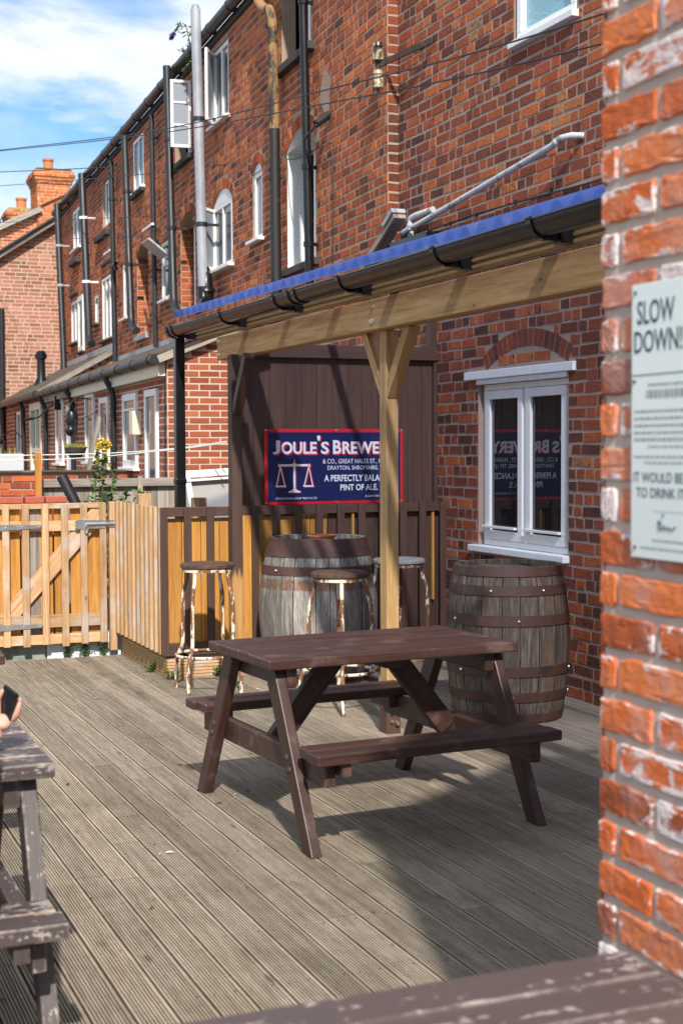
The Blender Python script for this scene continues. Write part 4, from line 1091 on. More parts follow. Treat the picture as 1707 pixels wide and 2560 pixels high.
for y in (3.5, 4.3, 5.1, 5.92, 6.7, 7.46, 8.28, 9.1, 9.8):
    m = MB(); m.bar((2.95, y, 2.395), (3.24, y, 2.488), .07, .045, side=(0, 0, 1)); build('rafter_tail', m, M_tan, pg, bevel=.003)
for x, z in ((3.67, 2.683),):
    m = MB(); m.box(x-.022, x+.022, 3.2, 9.92, z-.035, z+.035); build('purlin', m, M_tan, pg, bevel=.003)
for y in (3.25, 9.86):
    m = MB(); m.bar((2.96, y, 2.36), (4.60, y, 2.87), .08, .045, side=(0, 0, 1)); build('rafter', m, M_tan, pg, bevel=.003)
m = MB(); m.box(2.922, 2.948, 3.2, 9.98, 2.325, 2.445, .45)
for k in range(4): m.box(2.916, 2.924, 3.2, 9.979, 2.335+.028*k, 2.350+.028*k, .6)
build('fascia_board', m, M_fascia, pg, bevel=.002)
m = MB(); m.box(4.56, 4.62, 3.2, 9.9, 2.88, 2.97); build('wall_plate', m, M_tan, pg)
# corrugated sheet
rows = []
ny = 700
for a in range(5):
    t = a/4; x = 2.80+(4.625-2.80)*t; z = 2.459+(3.035-2.459)*t
    rows.append([(x, 3.2+(10.02-3.2)*k/ny, z+(3.2+(10.02-3.2)*k/ny-4.5)*.0105+0.028*math.sin(2*math.pi*(3.2+(10.02-3.2)*k/ny)/.15)) for k in range(ny+1)])
m = MB(); m.grid(rows, .5)
sh = build('roof_sheet', m, M_sheet, pg, smooth=True, fixn=False)
# gutter: a half round trough with brackets
m = MB(); nseg = 40; GX, GZ = 2.795, 2.418
rows = []
for k in range(nseg+1):
    y = 3.2+(10.02-3.2)*k/nseg
    rows.append([(GX+.058*math.cos(math.pi+math.pi*q/12), y, GZ+.062*math.sin(math.pi+math.pi*q/12)) for q in range(13)])
m.grid(rows)
rows2 = [[(GX+.053*math.cos(math.pi+math.pi*q/12), r[0][1], GZ+.056*math.sin(math.pi+math.pi*q/12)) for q in range(13)] for r in rows]
m.grid(rows2)
for y in (3.2, 10.02): m.quad([(GX+.058*math.cos(math.pi+math.pi*q/12), y, GZ+.062*math.sin(math.pi+math.pi*q/12)) for q in range(13)])
m.tube([(GX-.056, 3.2, GZ), (GX-.056, 10.02, GZ)], .006, 8)
gt = build('gutter', m, M_black, pg, smooth=True)
def strap(y, w, plate=True):
    m = MB()
    rr_ = [[(GX+.066*math.cos(math.pi+math.pi*q/12), yy, GZ+.070*math.sin(math.pi+math.pi*q/12)) for q in range(13)] for yy in (y-w/2, y+w/2)]
    r2_ = [[(GX+.058*math.cos(math.pi+math.pi*q/12), yy, GZ+.062*math.sin(math.pi+math.pi*q/12)) for q in range(13)] for yy in (y-w/2, y+w/2)]
    m.grid(rr_); m.grid([rr_[0], r2_[0]]); m.grid([rr_[1], r2_[1]])
    m.tube([(GX-.062, y-w/2, GZ+.004), (GX-.062, y+w/2, GZ+.004)], .008, 8)
    if plate: m.box(GX-.01, 2.918, y-w*.5, y+w*.5, GZ-.075, GZ-.050); m.box(2.86, 2.92, y-w*.8, y+w*.8, GZ-.085, GZ+.01)
    return build('gutter_bracket', m, M_black, gt, local=True)
for y in (9.86, 8.72, 7.70, 6.72, 5.62, 4.78, 3.8): strap(y, .032)
strap(7.36, .03, False); strap(7.46, .03, False); strap(9.98, .05, False)
m = MB(); m.box(2.80, 2.87, 9.955, 10.025, -.2, 2.40); m.box(2.79, 2.88, 9.945, 10.035, 2.36, 2.43); m.box(2.795, 2.875, 9.95, 10.03, 1.30, 1.34)
build('downpipe', m, M_black, pg, bevel=.006)

# ------------------------------------------------------------------ brown timber screen behind the sign
scn = thing('timber_screen', 'dark brown painted board screen closing the end of the pergola behind the blue sign', 'screen', (3.9, 9.46, 0))
m = MB(); x = 3.10
while x < 4.60:
    m.box(x, min(x+.116, 4.60), 9.452, 9.470, .9, 2.25); x += .1185
build('boards', m, M_brown, scn, bevel=.003)
m = MB(); m.box(3.10, 4.70, 9.405, 9.45, 2.19, 2.285, .6); build('top_rail', m, M_brown, scn, bevel=.004)
m = MB(); m.box(4.60, 4.66, 9.42, 9.475, 1.1, 2.19, .4); build('stile', m, M_brown, scn, bevel=.004)
m = MB(); m.box(4.57, 4.64, 9.43, 9.50, 2.285, 2.6, .2); build('stile', m, M_brown, scn, bevel=.004)

# ------------------------------------------------------------------ enamel sign
sg = thing('brewery_sign', 'blue enamel brewery sign with red border and white scales, fixed to the brown screen', 'sign', (3.826, 9.395, 1.42))
SX0, SX1, SZ0, SZ1, SY = 3.278, 4.338, 1.157, 1.690, 9.398
m = MB(); m.box(SX0, SX1, SY, SY+.008, SZ0, SZ1); build('border', m, M_redE, sg, bevel=.002)
m = MB(); m.box(SX0+.023, SX1-.023, SY-.0022, SY, SZ0+.023, SZ1-.023); build('panel', m, M_navy, sg)
def PS(x, z, d): return Vector((SX0+(x-385)*.001269, SY-.0024-d, SZ1-(z-657)*.001176))
def st0(mb, body, x0, x1, y0, y1, d=.001, bold=.0): lay_text(mb, body, lambda a, b, e: Vector((a, SY-.0024-e, b)), SX0+(x0-385)*.001269, SX0+(x1-385)*.001269, SZ1-(y1-657)*.001176, SZ1-(y0-657)*.001176, d, bold)
def st(mb, *a):
    m = MB(); st0(m, *a); build('lettering', m, M_whE, sg, fixn=False)
hd = [('J', 431, 473, 726, 808), ('OULE', 480, 690, 733, 808), ("'", 693, 712, 697, 727), ('S', 716, 764, 733, 808), ('B', 788, 838, 724, 808), ('REWERY', 845, 1180, 733, 808)]
mr, mw = MB(), MB()
for b, x0, x1, y0, y1 in hd:
    for k in range(1, 5): st0(mr, b, x0+2*k, x1+2*k, y0+1.8*k, y1+1.8*k, .0005+.0001*(5-k), .03)
    st0(mw, b, x0, x1, y0, y1, .0014, .03)
st(mw, '& CO., GREAT HALES ST., MARKET', 727, 1178, 838, 870, .001, .002)
st(mw, 'DRAYTON, SHROPSHIRE, TF9 1JP', 755, 1160, 879, 912, .001, .002)
st(mw, 'A PERFECTLY BALANCED', 735, 1178, 934, 974, .001, .022)
st(mw, 'PINT OF ALE.', 832, 1061, 992, 1030, .001, .022)
st(mw, 'VITREOUS ENAMELLING BY TRICO V.E. LTD', 446, 690, 1066, 1079, .001, .012)
st(mw, 'A LIMITED EDITION', 983, 1150, 1060, 1071, .001, .012)
def scales(mb, ox, oy, d):
    def sq(*pts): mb.quad([PS(x+ox, y+oy, d) for x, y in pts])
    sq((551, 880), (563, 880), (563, 1018), (551, 1018))
    sq((557, 834), (561, 868), (553, 868)); sq((466, 868), (540, 868), (557, 858), (574, 868), (648, 868), (648, 880), (466, 880))
    sq((462, 868), (469, 864), (470, 884), (463, 884)); sq((644, 864), (652, 868), (651, 884), (644, 884))
    sq((545, 1018), (569, 1018), (576, 1026), (592, 1029), (592, 1037), (522, 1037), (522, 1029), (538, 1026))
    for c, w in ((476, 30), (640, 30)):
        ax = 467 if c < 500 else 647
        ax = c-2 if c < 500 else c+2
        for e in (-1, 1): sq((ax-2, 880), (ax+3, 880), (c+e*w*.82+3, 996), (c+e*w*.82-3, 996))
        sq((c-w-3, 995), (c+w+3, 995), (c+w-1, 1004), (c-w+1, 1004))
for k in range(1, 4): scales(mr, 2.2*k, 1.7*k, .0006+.0001*(4-k))
scales(mw, 0, 0, .0012)
build('red_shading', mr, M_redE, sg, fixn=False); build('lettering', mw, M_whE, sg, fixn=False)
m = MB()
for x in (392, 810, 1212):
    for z in (665, 1100): m.ball(PS(x, z, .0), .006, 8, (1, .5, 1))
build('screw', m, M_chrome, sg)

# ------------------------------------------------------------------ fences and gate
fc = thing('picket_fence', 'low fence under the sign with brown painted slats over amber boards', 'fence', (3.5, 9.3, 0))
for x in (2.494, 2.66, 2.82, 3.141, 3.296, 3.456, 3.616, 3.778, 3.938, 4.10, 4.262, 4.416, 4.582):
    m = MB(); m.box(x, x+.052, 9.279, 9.299, .165, 1.160); build('slat', m, M_brown, fc, bevel=.002)
m = MB(); m.box(2.50, 4.62, 9.30, 9.34, 1.095, 1.158); build('top_rail', m, M_brown, fc, bevel=.003)
m = MB(); m.box(2.50, 4.62, 9.30, 9.34, .165, .235); build('bottom_rail', m, M_brown, fc, bevel=.003)
m = MB(); x = 2.53
while x < 3.70:
    m.box(x, x+.128, 9.345, 9.362, .17, 1.08); x += .133
build('amber_boards', m, M_amber, fc, bevel=.002)
m = MB(); x = 3.73
while x < 4.60:
    m.box(x, min(x+.118, 4.62), 9.345, 9.364, .17, 1.10); x += .121
build('painted_boards', m, M_brown, fc, bevel=.002)
for x0 in (4.53, 3.90):
    m = MB(); m.box(x0, x0+.016, 9.31, 9.34, .45, 1.09); build('bare_edge', m, M_amber, fc)
m = MB(); m.box(3.04, 3.16, 9.30, 9.343, .15, 1.094, .7); build('bare_board', m, M_amber, fc, bevel=.003)
def plinth(name, parent, p0, p1, mat, out):
    """grooved decking board on edge along the foot of a fence; out: direction its face looks"""
    p0 = Vector(p0); p1 = Vector(p1); o = Vector(out); m = MB(); d = (p1-p0).normalized()
    c = (p0+p1)/2
    m.bar(p0-o*.014, p1-o*.014, .155, .022, tone=.4)
    for k in range(7): z = Vector((0, 0, -.066+.022*k)); m.bar(p0+z-o*.0015, p1+z-o*.0015, .013, .007, tone=.5+.05*k)
    return build(name, m, mat, parent)
plinth('plinth_board', fc, (2.536, 9.285, .055), (4.60, 9.285, .055), M_larch, (0, -1, 0))
m = MB(); m.box(2.60, 4.6, 9.32, 9.40, -.1, .13, .2); build('footing', m, M_terra, fc)
sf = thing('picket_fence', 'close slatted side fence of new pale timber running back to the gate', 'fence', (2.5, 9.95, 0))
k = 0
y = 9.30
while y < 10.56:
    m = MB(); m.box(2.488, 2.509, y, y+.052, .165, 1.163+R_.uniform(-.004, .004)); build('slat', m, M_larch, sf, bevel=.002); y += .1225
m = MB(); m.box(2.51, 2.545, 9.36, 10.6, 1.09, 1.155); build('top_rail', m, M_larch, sf, bevel=.003)
m = MB(); m.box(2.51, 2.545, 9.36, 10.6, .18, .25); build('bottom_rail', m, M_larch, sf, bevel=.003)
m = MB(); y = 9.36
while y < 10.56:
    m.box(2.548, 2.565, y, y+.118, .165, 1.10); y += .121
build('amber_boards', m, M_amber, sf, bevel=.002)
plinth('plinth_board', sf, (2.533, 9.29, .055), (2.533, 10.58, .055), M_fascia, (-1, 0, 0))
gpost = thing('gate_post', 'pale timber post the gate closes against', 'post', (2.475, 10.61, 0))
m = MB(); m.box(2.450, 2.502, 10.585, 10.64, .03, 1.158, .35); build('post', m, M_larch, gpost, bevel=.003)
m = MB(); m.tube([(2.452, 10.575, .993), (2.502, 10.575, .993)], .011, 8); m.box(2.448, 2.50, 10.578, 10.584, .965, 1.02); build('bolt_keeper', m, M_chrome, gpost)
gate = thing('timber_gate', 'slatted softwood gate with a diagonal brace and galvanised bolt', 'gate', (1.9, 10.6, 0))
for k in range(9):
    x = 2.375-.1443*k
    m = MB(); m.box(x, x+.051, 10.583, 10.602, .10+R_.uniform(-.02, .005), 1.150+R_.uniform(-.003, .003)); build('slat', m, M_larch, gate, bevel=.002)
for z0, z1 in ((1.113, 1.152), (.945, 1.022), (.225, .320), (.10, .172)):
    m = MB(); m.box(1.20, 2.428, 10.604, 10.634, z0, z1); build('rail', m, M_larch, gate, bevel=.003)
m = MB(); m.bar((1.52, 10.626, .12), (2.40, 10.626, 1.10), .125, .018, side=(0, 0, 1), tone=.7); build('brace', m, M_larch, gate, bevel=.003)
m = MB(); x = 1.2
while x < 2.40:
    m.box(x, x+.108, 10.655, 10.674, .12, 1.11); x += .121
build('amber_boards', m, M_amber, gate, bevel=.002)
m = MB(); m.box(1.86, 1.94, 10.652, 10.672, .12, 1.11, .4); build('grey_board', m, M_greyf, gate)
for zc in (.975, .235):
    m = MB()
    i = len(m.v)
    pts = [(1.2, zc-.035), (1.93, zc-.004), (1.945, zc+.01), (1.93, zc+.022), (1.2, zc+.035)]
    for y in (10.576, 10.582): m.v.extend([(a, y, b) for a, b in pts])
    m.f += [tuple(i+q for q in range(5)), tuple(i+5+q for q in range(5))]+[(i+q, i+(q+1) % 5, i+5+(q+1) % 5, i+5+q) for q in range(5)]
    m.tone += [.5]*7; m.dirt += [0]*7; m.uv += [[(0, 0)]*5]*2+[[(0, 0)]*4]*5
    for x in (1.92, 1.80, 1.68): m.ball((x, 10.576, zc+.008), .006, 8, (1, .5, 1))
    build('strap_hinge', m, M_chrome, gate)
m = MB(); m.box(2.19, 2.418, 10.577, 10.583, .958, 1.027); m.tube([(2.26, 10.570, .993), (2.49, 10.570, .993)], .010, 10)
m.tube([(2.27+.012*math.cos(a), 10.566, .955+.030*math.sin(a)) for a in [2*math.pi*q/12 for q in range(13)]], .005, 6)
for x in (2.20, 2.36, 2.41):
    for z in (.967, 1.018): m.ball((x, 10.577, z), .005, 6)
build('slide_bolt', m, M_chrome, gate, bevel=.001)
bw = thing('low_wall', 'low wall of mossy concrete and white painted block under the gate', 'wall', (1.9, 10.75, 0))
m = MB(); m.box(-1, 1.985, 10.70, 10.85, -.3, .16); build('concrete', m, M_concrete, bw, bevel=.01)
m = MB(); m.box(1.99, 2.56, 10.69, 10.85, -.3, .15); build('painted_block', m, M_wpaint, bw, bevel=.01)

# ------------------------------------------------------------------ picnic tables
def picnic_table(label, loc, rz, L, mt, ml, group=None, fx=None, ht=.72, bi=.02, bx=1.0):
    t = thing('picnic_table', label, 'picnic table', loc, rz, group)
    hw = .335; fx = fx or L/2-.25
    for k in range(6):
        y = -hw+.1125*k
        m = MB(); m.box(-L/2+R_.uniform(-.004, .004), L/2+R_.uniform(-.004, .004), y+.003, y+.1075, ht-.042, ht); build('top_plank', m, mt, t, bevel=.006, local=True)
    for s in (-1, 1):
        for q in (0, 1):
            ya = s*(.50+.108*q)
            m = MB(); dx = .035 if (q == 1) else 0
            m.box(-L/2+bi-dx*.5, L/2-bi+dx*bx, min(ya, ya+s*.102), max(ya, ya+s*.102), .368, .410); build('bench_plank', m, M_peelb if mt is M_peel else mt, t, bevel=.006, local=True)
    for sx in (-1, 1):
        x = sx*fx
        for s in (-1, 1):
            m = MB(); m.bar((x, s*.575, .0), (x, s*.215, ht-.044), .095, .045, side=(0, 1, 0))
            # square the foot to the ground
            for i_, v in enumerate(m.v):
                if v[2] < .12: m.v[i_] = (v[0], v[1], 0.0) if v[2] < .03 else v
            lg = build('leg', m, ml, t, bevel=.005, local=True)
            b = MB()
            for zz in (.30, .345): b.ball((x+sx*.024, s*(.575-.36*zz/(ht-.044))+0, zz), .013, 10, (.5, 1, 1))
            build('bolt_head', b, M_brown, lg, local=True)
        xi = x-sx*.046
        m = MB(); m.bar((xi, -.64, .318), (xi, .64, .318), .095, .045); build('cross_beam', m, ml, t, bevel=.006, local=True)
        m = MB(); m.bar((xi, -.29, ht-.085), (xi, .29, ht-.085), .080, .045); build('top_batten', m, ml, t, bevel=.006, local=True)
        m = MB(); m.bar((xi-sx*.046, 0, .315), (sx*.13, 0, ht-.05), .095, .045, side=(1, 0, 0)); build('brace', m, ml, t, bevel=.004, local=True)
        for s in (-1, 1):
            m = MB(); m.bar((xi-sx*.046, s*.50, .345), (xi-sx*.046, s*.69, .345), .06, .04); build('bench_batten', m, ml, t, bevel=.004, local=True)
    m = MB(); m.bar((0, -.28, ht-.06), (0, .28, ht-.06), .035, .07); build('centre_batten', m, ml, t, bevel=.004, local=True)
    return t
tb = picnic_table('freshly stained dark brown picnic table standing alone in the middle of the deck', (2.395, 5.61, 0), .070, 1.155, M_table, M_table, None, .51, .72, .045, .3)
picnic_table('weathered picnic table with peeling paint where the person with a phone sits', (-.03, 4.09, 0), 0, 1.50, M_peel, M_peelleg, 'weathered picnic tables', .685, .72, .056, .3)
picnic_table('weathered picnic table filling the bottom edge of the view, blurred and scuffed', (.56, 1.633, 0), 0, 1.50, M_peelf, M_peelleg, 'weathered picnic tables')
picnic_table('plum brown picnic table showing only one corner at the left edge', (.19, 6.17, 0), 0.0, 1.46, M_table, M_table, None)
# moss on the far left foot of the middle table
# ------------------------------------------------------------------ barrels
def barrel(label, loc, rz, H, rt_, rb_, mat, hoops, nst, bolts, lid_z, group):
    t = thing('barrel', label, 'barrel', loc, rz, group)
    def rad_at(z): q = (z/H-.5)*2; return rb_+(rt_-rb_)*(abs(q)**2.0)
    rdm = random.Random(int(H*1000))
    m = MB(); nz = 26
    edges = [0.0]
    while edges[-1] < 2*math.pi-.12: edges.append(edges[-1]+rdm.uniform(.75, 1.3)*2*math.pi/nst)
    edges[-1] = 2*math.pi
    for a0, a1 in zip(edges, edges[1:]):
        tn = rdm.random(); off = rdm.uniform(-.0018, .0018); n = 4
        rows = []
        for k in range(nz+1):
            z = H*k/nz; r = rad_at(z)+off
            g_ = .0045/r
            row = [((r-.012)*math.cos(a0), (r-.012)*math.sin(a0), z)]
            row += [(r*math.cos(a0+g_*.5+(a1-a0-g_)*q/n), r*math.sin(a0+g_*.5+(a1-a0-g_)*q/n), z) for q in range(n+1)]
            row += [((r-.012)*math.cos(a1), (r-.012)*math.sin(a1), z)]
            rows.append(row)
        m.grid(rows, tn, dirt=lambda a, b: 1.0 if b in (0, 5) else 0.0)
        top = rows[-1]; inn = [(p[0]*(rt_-.028)/math.hypot(p[0], p[1]), p[1]*(rt_-.028)/math.hypot(p[0], p[1]), H-.002) for p in top[1:-1]]
        m.grid([top[1:-1], inn], tn); m.grid([inn, [(p[0], p[1], H-lid_z) for p in inn]], tn*.6)
    build('staves', m, mat, t, local=True)
    m = MB(); x = -rt_+.02
    while x < rt_-.03:
        w = .078; xe = min(x+w, rt_-.025)
        h0 = math.sqrt(max(0, (rt_-.024)**2-max(abs(x), abs(xe))**2)); m.box(x+.001, xe-.001, -h0, h0, H-lid_z-.02, H-lid_z+rdm.uniform(-.001, .001)); x += w
    m.lathe([(.0, H-lid_z-.012), (rt_-.02, H-lid_z-.012)], (0, 0, 0), 24)
    build('lid', m, mat, t, local=True)
    for zc, w in hoops:
        m = MB(); r0, r1 = rad_at(zc-w/2), rad_at(zc+w/2)
        m.lathe([(r0+.0005, zc-w/2), (r0+.006, zc-w/2+.001), (r1+.006, zc+w/2-.001), (r1+.0005, zc+w/2)], (0, 0, 0), 56)
        h = build('hoop', m, M_rust, t, smooth=True, local=True)
        b = MB()
        for a in bolts.get(round(zc, 3), ()):
            r = rad_at(zc)+.008; b.ball((r*math.cos(a), r*math.sin(a), zc), .0105, 10)
        if b.v: build('bolt', b, M_bolt, h, smooth=True, local=True)
    return t
br1 = barrel('dark oak barrel with rusty hoops standing below the white window', (4.005, 7.235, 0), 0, .885, .308, .353, M_stave,
    [(.033, .05), (.155, .055), (.300, .058), (.585, .060), (.752, .055), (.857, .052)], 23,
    {.155: (-2.0, -.55), .300: (-.75, -2.9), .585: (-1.9, -3.05), .752: (-1.45, -2.35)}, .028, 'oak barrels')
br2 = barrel('bleached oak barrel in front of the low fence, below the blue sign', (3.47, 8.88, 0), .8, .962, .315, .400, M_stave2,
    [(.05, .06), (.20, .055), (.755, .056), (.866, .045), (.922, .078)], 21, {.755: (-2.55, -3.55), .2: (-2.0,)}, .03, 'oak barrels')
bowl = MB(); bowl.lathe([(.02, 0), (.075, .003), (.095, .035), (.102, .036), (.10, .042), (.088, .040), (.07, .012), (.0, .012)], (0, 0, 0), 24)
bo = build('bowl', bowl, M_terra, smooth=True); bo.location = (3.49, 8.86, .932); tag(bo, 'small orange terracotta dish lying on top of the bleached barrel', 'dish')

# ------------------------------------------------------------------ stools
def stool(label, loc, rz, seatmat, legmat, H=.825):
    t = thing('bar_stool', label, 'bar stool', loc, rz, 'industrial stools round the barrels')
    m = MB(); m.lathe([(.0, H), (.12, H+.001), (.165, H-.003), (.175, H-.012), (.175, H-.028), (.165, H-.036), (.0, H-.036)], (0, 0, 0), 36)
    for i_, v in enumerate(m.v): pass
    n_f = len(m.f)
    m.uv = [[(m.v[q][0]*1.0+3, m.v[q][1]*1.0+7) for q in f] for f in m.f]
    m.tone = [.35+.5*R_.random()*0+.2 for _ in m.f]
    build('seat', m, seatmat, t, smooth=True, local=True)
    m = MB()
    m.lathe([(.158, H-.038), (.164, H-.038), (.164, H-.056), (.158, H-.056), (.158, H-.038)], (0, 0, 0), 36); fr_ = build('seat_ring', m, legmat, t, local=True)
    for k in range(4):
        a = math.pi/4+k*math.pi/2; c, s = math.cos(a), math.sin(a)
        pr = [(.150, H-.045), (.151, H-.085), (.158, H-.125), (.172, H-.165), (.183, H-.21), (.187, H-.30), (.188, .36), (.190, .30), (.200, .265), (.222, .23), (.236, .195), (.240, .15), (.243, .0)]
        m = MB(); m.tube([(r*c, r*s, z) for r, z in pr], .0125, 10); build('leg', m, legmat, t, smooth=True, local=True)
    m = MB(); m.tube([(.205*math.cos(2*math.pi*q/36), .205*math.sin(2*math.pi*q/36), .232) for q in range(37)], .0095, 8, cap=False); build('foot_ring', m, legmat, t, smooth=True, local=True)
    return t
stool('bar stool with flaking cream legs and dark worn seat, standing left of the bleached barrel', (2.66, 8.755, 0), -.05, M_seat, M_leg)
stool('bar stool with dark seat in front of the bleached barrel, behind the picnic table', (3.185, 7.79, 0), .45, M_seat, M_leg)
stool('bar stool with bleached grey seat and rusty legs half hidden by the pergola post', (3.92, 8.56, 0), .3, M_seatg, M_legr)

# ------------------------------------------------------------------ yard beyond the fence
gf = thing('board_fence', 'weathered grey board fence between the gate and the house doors', 'fence', (2.9, 12.0, .24))
m = MB(); x = 2.21
while x < 4.3:
    m.box(x, x+.098, 12.02, 12.04, .2, 1.26+R_.uniform(-.02, .02)); x += .10
build('boards', m, M_greyf, gf)
m = MB(); m.box(2.20, 4.3, 11.97, 12.02, 1.235, 1.305); build('top_rail', m, M_greyf, gf, bevel=.004)
m = MB(); m.box(3.02, 3.06, 11.95, 11.97, .3, 1.32); build('batten', m, M_greyf, gf)
m = MB(); m.box(.6, 2.10, 11.97, 12.01, 1.10, 1.15); m.box(.6, 2.1, 12.012, 12.03, .3, 1.13); build('low_boards', m, M_greyf, gf)
op = MB(); op.box(2.118, 2.168, 11.78, 11.83, .2, 1.530, .5); tag(build('fence_post', op, M_orange, bevel=.004), 'orange stained square post in front of the brick garden wall', 'post')
gw = thing('garden_wall', 'old low red brick wall between the yard fence and the houses', 'wall', (3, 15, .24))
FGW = Frame((0, 15.0, 0), (1, 0, 0), (0, -1, 0))
m, b = MB(), MB(); m.box(-2, 4.0, 15.003, 15.2, .2, 1.31); bricks(b, FGW, -2, 4.0, .24, 1.30, proud=.01, jit=.006)
build('wall', m, M_mort, gw); build('brickwork', b, M_ter, gw)
m = MB(); m.box(-2, 4.0, 14.96, 15.22, 1.31, 1.335); build('coping', m, M_mossy, gw, bevel=.01)
pl = thing('planter', 'long pale grey planter box with thin grass standing on the garden wall', 'planter', (2.3, 15.3, 1.335))
m = MB(); m.box(1.2, 2.62, 15.24, 15.5, 1.31, 1.51); build('box', m, plain('pale_planter', (.52, .53, .54), .7, var=.15), pl, bevel=.01)
m = MB()
for k in range(90):
    x, y = R_.uniform(1.25, 2.6), R_.uniform(15.27, 15.45); h = R_.uniform(.04, .12); dx = R_.uniform(-.04, .04)
    m.quad([(x-.005, y, 1.5), (x+.005, y, 1.5), (x+dx, y, 1.5+h)])
build('grass', m, M_leafy, pl)
m = MB()
for a, b_ in ((1.60, 1.86), (1.875, 2.02), (2.03, 2.19)): m.box(a, b_, 10.88, 11.0, 1.145, 1.195)
cp = tag(build('coping_slab', m, M_redtile, bevel=.006), 'red tile coping lying level behind the gate top', 'coping')
m = MB(); m.box(1.6, 2.19, 10.90, 10.98, .2, 1.143); tag(build('coping_wall', m, M_ter), 'narrow brick pier under the red coping just behind the gate', 'wall')
m = MB(); m.tube([(2.225, 11.25, 1.345), (2.40, 11.15, .95), (2.52, 11.1, .3)], .045, 12); tag(build('leaning_pipe', m, M_blackm, smooth=True), 'short black plastic pipe leaning behind the gate', 'pipe')
cf = thing('cold_frame', 'old white window frame with dusty glass leaning behind the low fence', 'window frame', (3.6, 11.6, .24))
m = MB(); m.bar((3.33, 11.6, 1.338), (4.3, 11.6, 1.392), .058, .05); m.bar((3.35, 11.6, 1.32), (3.51, 11.6, .3), .05, .05, side=(1, 0, 0)); m.bar((3.34, 11.58, 1.285), (4.3, 11.58, 1.338), .02, .03)
build('frame', m, M_white, cf, bevel=.004)
m = MB(); m.quad([(3.37, 11.61, 1.30), (4.3, 11.61, 1.36), (4.3, 11.61, .3), (3.52, 11.61, .3)]); build('pane', m, M_frost, cf)
for x0, x1, y, z, lab in ((2.86, 2.965, 11.3, 1.19, 'short sawn timber offcut standing beside the rose stems'), (3.115, 3.22, 10.6, 1.175, 'short timber offcut standing beside the black downpipe')):
    m = MB(); m.box(x0, x1, y, y+.08, .3, z, .6); tag(build('timber_offcut', m, M_larch, bevel=.003), lab, 'timber')
pk = MB(); pk.bar(FE.p(6.28, .14, 1.93), FE.p(6.55, .45, .25), .15, .03, side=tuple(FE.U)); tag(build('plank', pk, M_greyf), 'long weathered plank leaning on the extension beside the dark door', 'plank')
m = MB(); m.tube([FE.p(7.68, .0, 2.18), FE.p(7.68, .22, 2.2), FE.p(7.68, .25, 2.12)], .008, 6); m.ball(FE.p(7.68, .25, 1.93), .10, 12, (.8, .8, 1.5)); m.ball(FE.p(7.63, .27, 1.79), .075, 10)
for e in (-1, 1): m.tube([FE.p(7.68, .25, 2.06), FE.p(7.68+.10*e, .27, 2.10), FE.p(7.68+.22*e, .27, 2.15)], [.022, .02, .006], 6)
tag(build('hanging_ornament', m, M_bag, smooth=True), 'black horned animal head ornament hanging under the white fascia', 'ornament')
hb = thing('hanging_basket', 'round wire basket of dry moss beside the yellow roses', 'basket', tuple(FE.p(7.2, .28, 1.5)))
m = MB(); m.lathe([(.02, 1.44), (.07, 1.46), (.12, 1.52), (.14, 1.58)], FE.p(7.2, .28, 0), 16); m.tube([FE.p(7.2, .28, 1.58), FE.p(7.2, .28, 1.9), FE.p(7.2, .02, 2.0)], .005, 5); build('basket', m, M_dkslab, hb)
m = MB()
for k in range(260):
    a, r = R_.uniform(0, 6.28), R_.uniform(0, .14); p = FE.p(7.2, .28, 1.57)+Vector((r*math.cos(a), r*math.sin(a), 0)); q = p+Vector((R_.uniform(-.03, .03), R_.uniform(-.03, .03), R_.uniform(.01, .08)))
    m.quad([p, p+Vector((.012, .004, 0)), q])
build('dry_moss', m, M_leafy, hb)
m = MB(); m.tube([FE.p(10.5, .0, 2.2), FE.p(10.55, .1, 2.22), FE.p(10.6, .3, 2.02), FE.p(10.75, .5, 1.98)], .012, 6); m.ball(FE.p(10.7, .42, 2.0), .045, 8, (1.6, 1, .6)); FE.box(m, 10.38, 10.5, .0, .10, 2.12, 2.32)
tag(build('wall_lamp', m, M_black), 'black lamp on a bent arm fixed above the far white window', 'lamp')
m = MB(); m.tube([FE.p(14.9, .05, 1.75), FE.p(15.0, .2, 1.9), FE.p(15.2, .5, 1.72), FE.p(15.5, .6, 1.70)], .012, 6); m.ball(FE.p(15.1, .42, 1.70), .07, 8, (1.4, 1, .6)); tag(build('hose_hook', m, M_black), 'black hook bracket on the farthest brick extension', 'bracket')

# plants: leaf clusters along stems
def leaf(m, p, d, L, w, tone=None):
    p = Vector(p); d = Vector(d).normalized(); s = d.cross(Vector((R_.uniform(-.6, .6), R_.uniform(-.6, .6), 1))).normalized()
    n = s.cross(d)
    m.quad([p, p+d*L*.45+s*w*.5+n*L*.06, p+d*L, p+d*L*.45-s*w*.5+n*L*.06], R_.random() if tone is None else tone)
def shoot(ms, ml_, pts, r, nl, L, w, spread=1.0):
    ms.tube(pts, [r*(1-.7*k/(len(pts)-1)) for k in range(len(pts))], 6)
    for k in range(nl):
        t = (k+R_.random())/nl*(len(pts)-1); i = min(int(t), len(pts)-2); p = Vector(pts[i]).lerp(Vector(pts[i+1]), t-i)
        for q in range(2):
            d = Vector((R_.uniform(-1, 1), R_.uniform(-1, 1), R_.uniform(-.5, .7)))*spread
            leaf(ml_, p+d.normalized()*.004, d, L*R_.uniform(.6, 1.2), w*R_.uniform(.7, 1.2))
            if R_.random() < .6: leaf(ml_, p+d.normalized()*L*.5, d+Vector((R_.uniform(-.8, .8), R_.uniform(-.8, .8), R_.uniform(-.4, .4))), L*.8, w*.8)
rs = thing('rose_bush', 'tall rose with yellow flowers growing behind the gate', 'plant', (2.62, 11.5, .24))
ms, ml_, mf = MB(), MB(), MB()
V3 = Vector
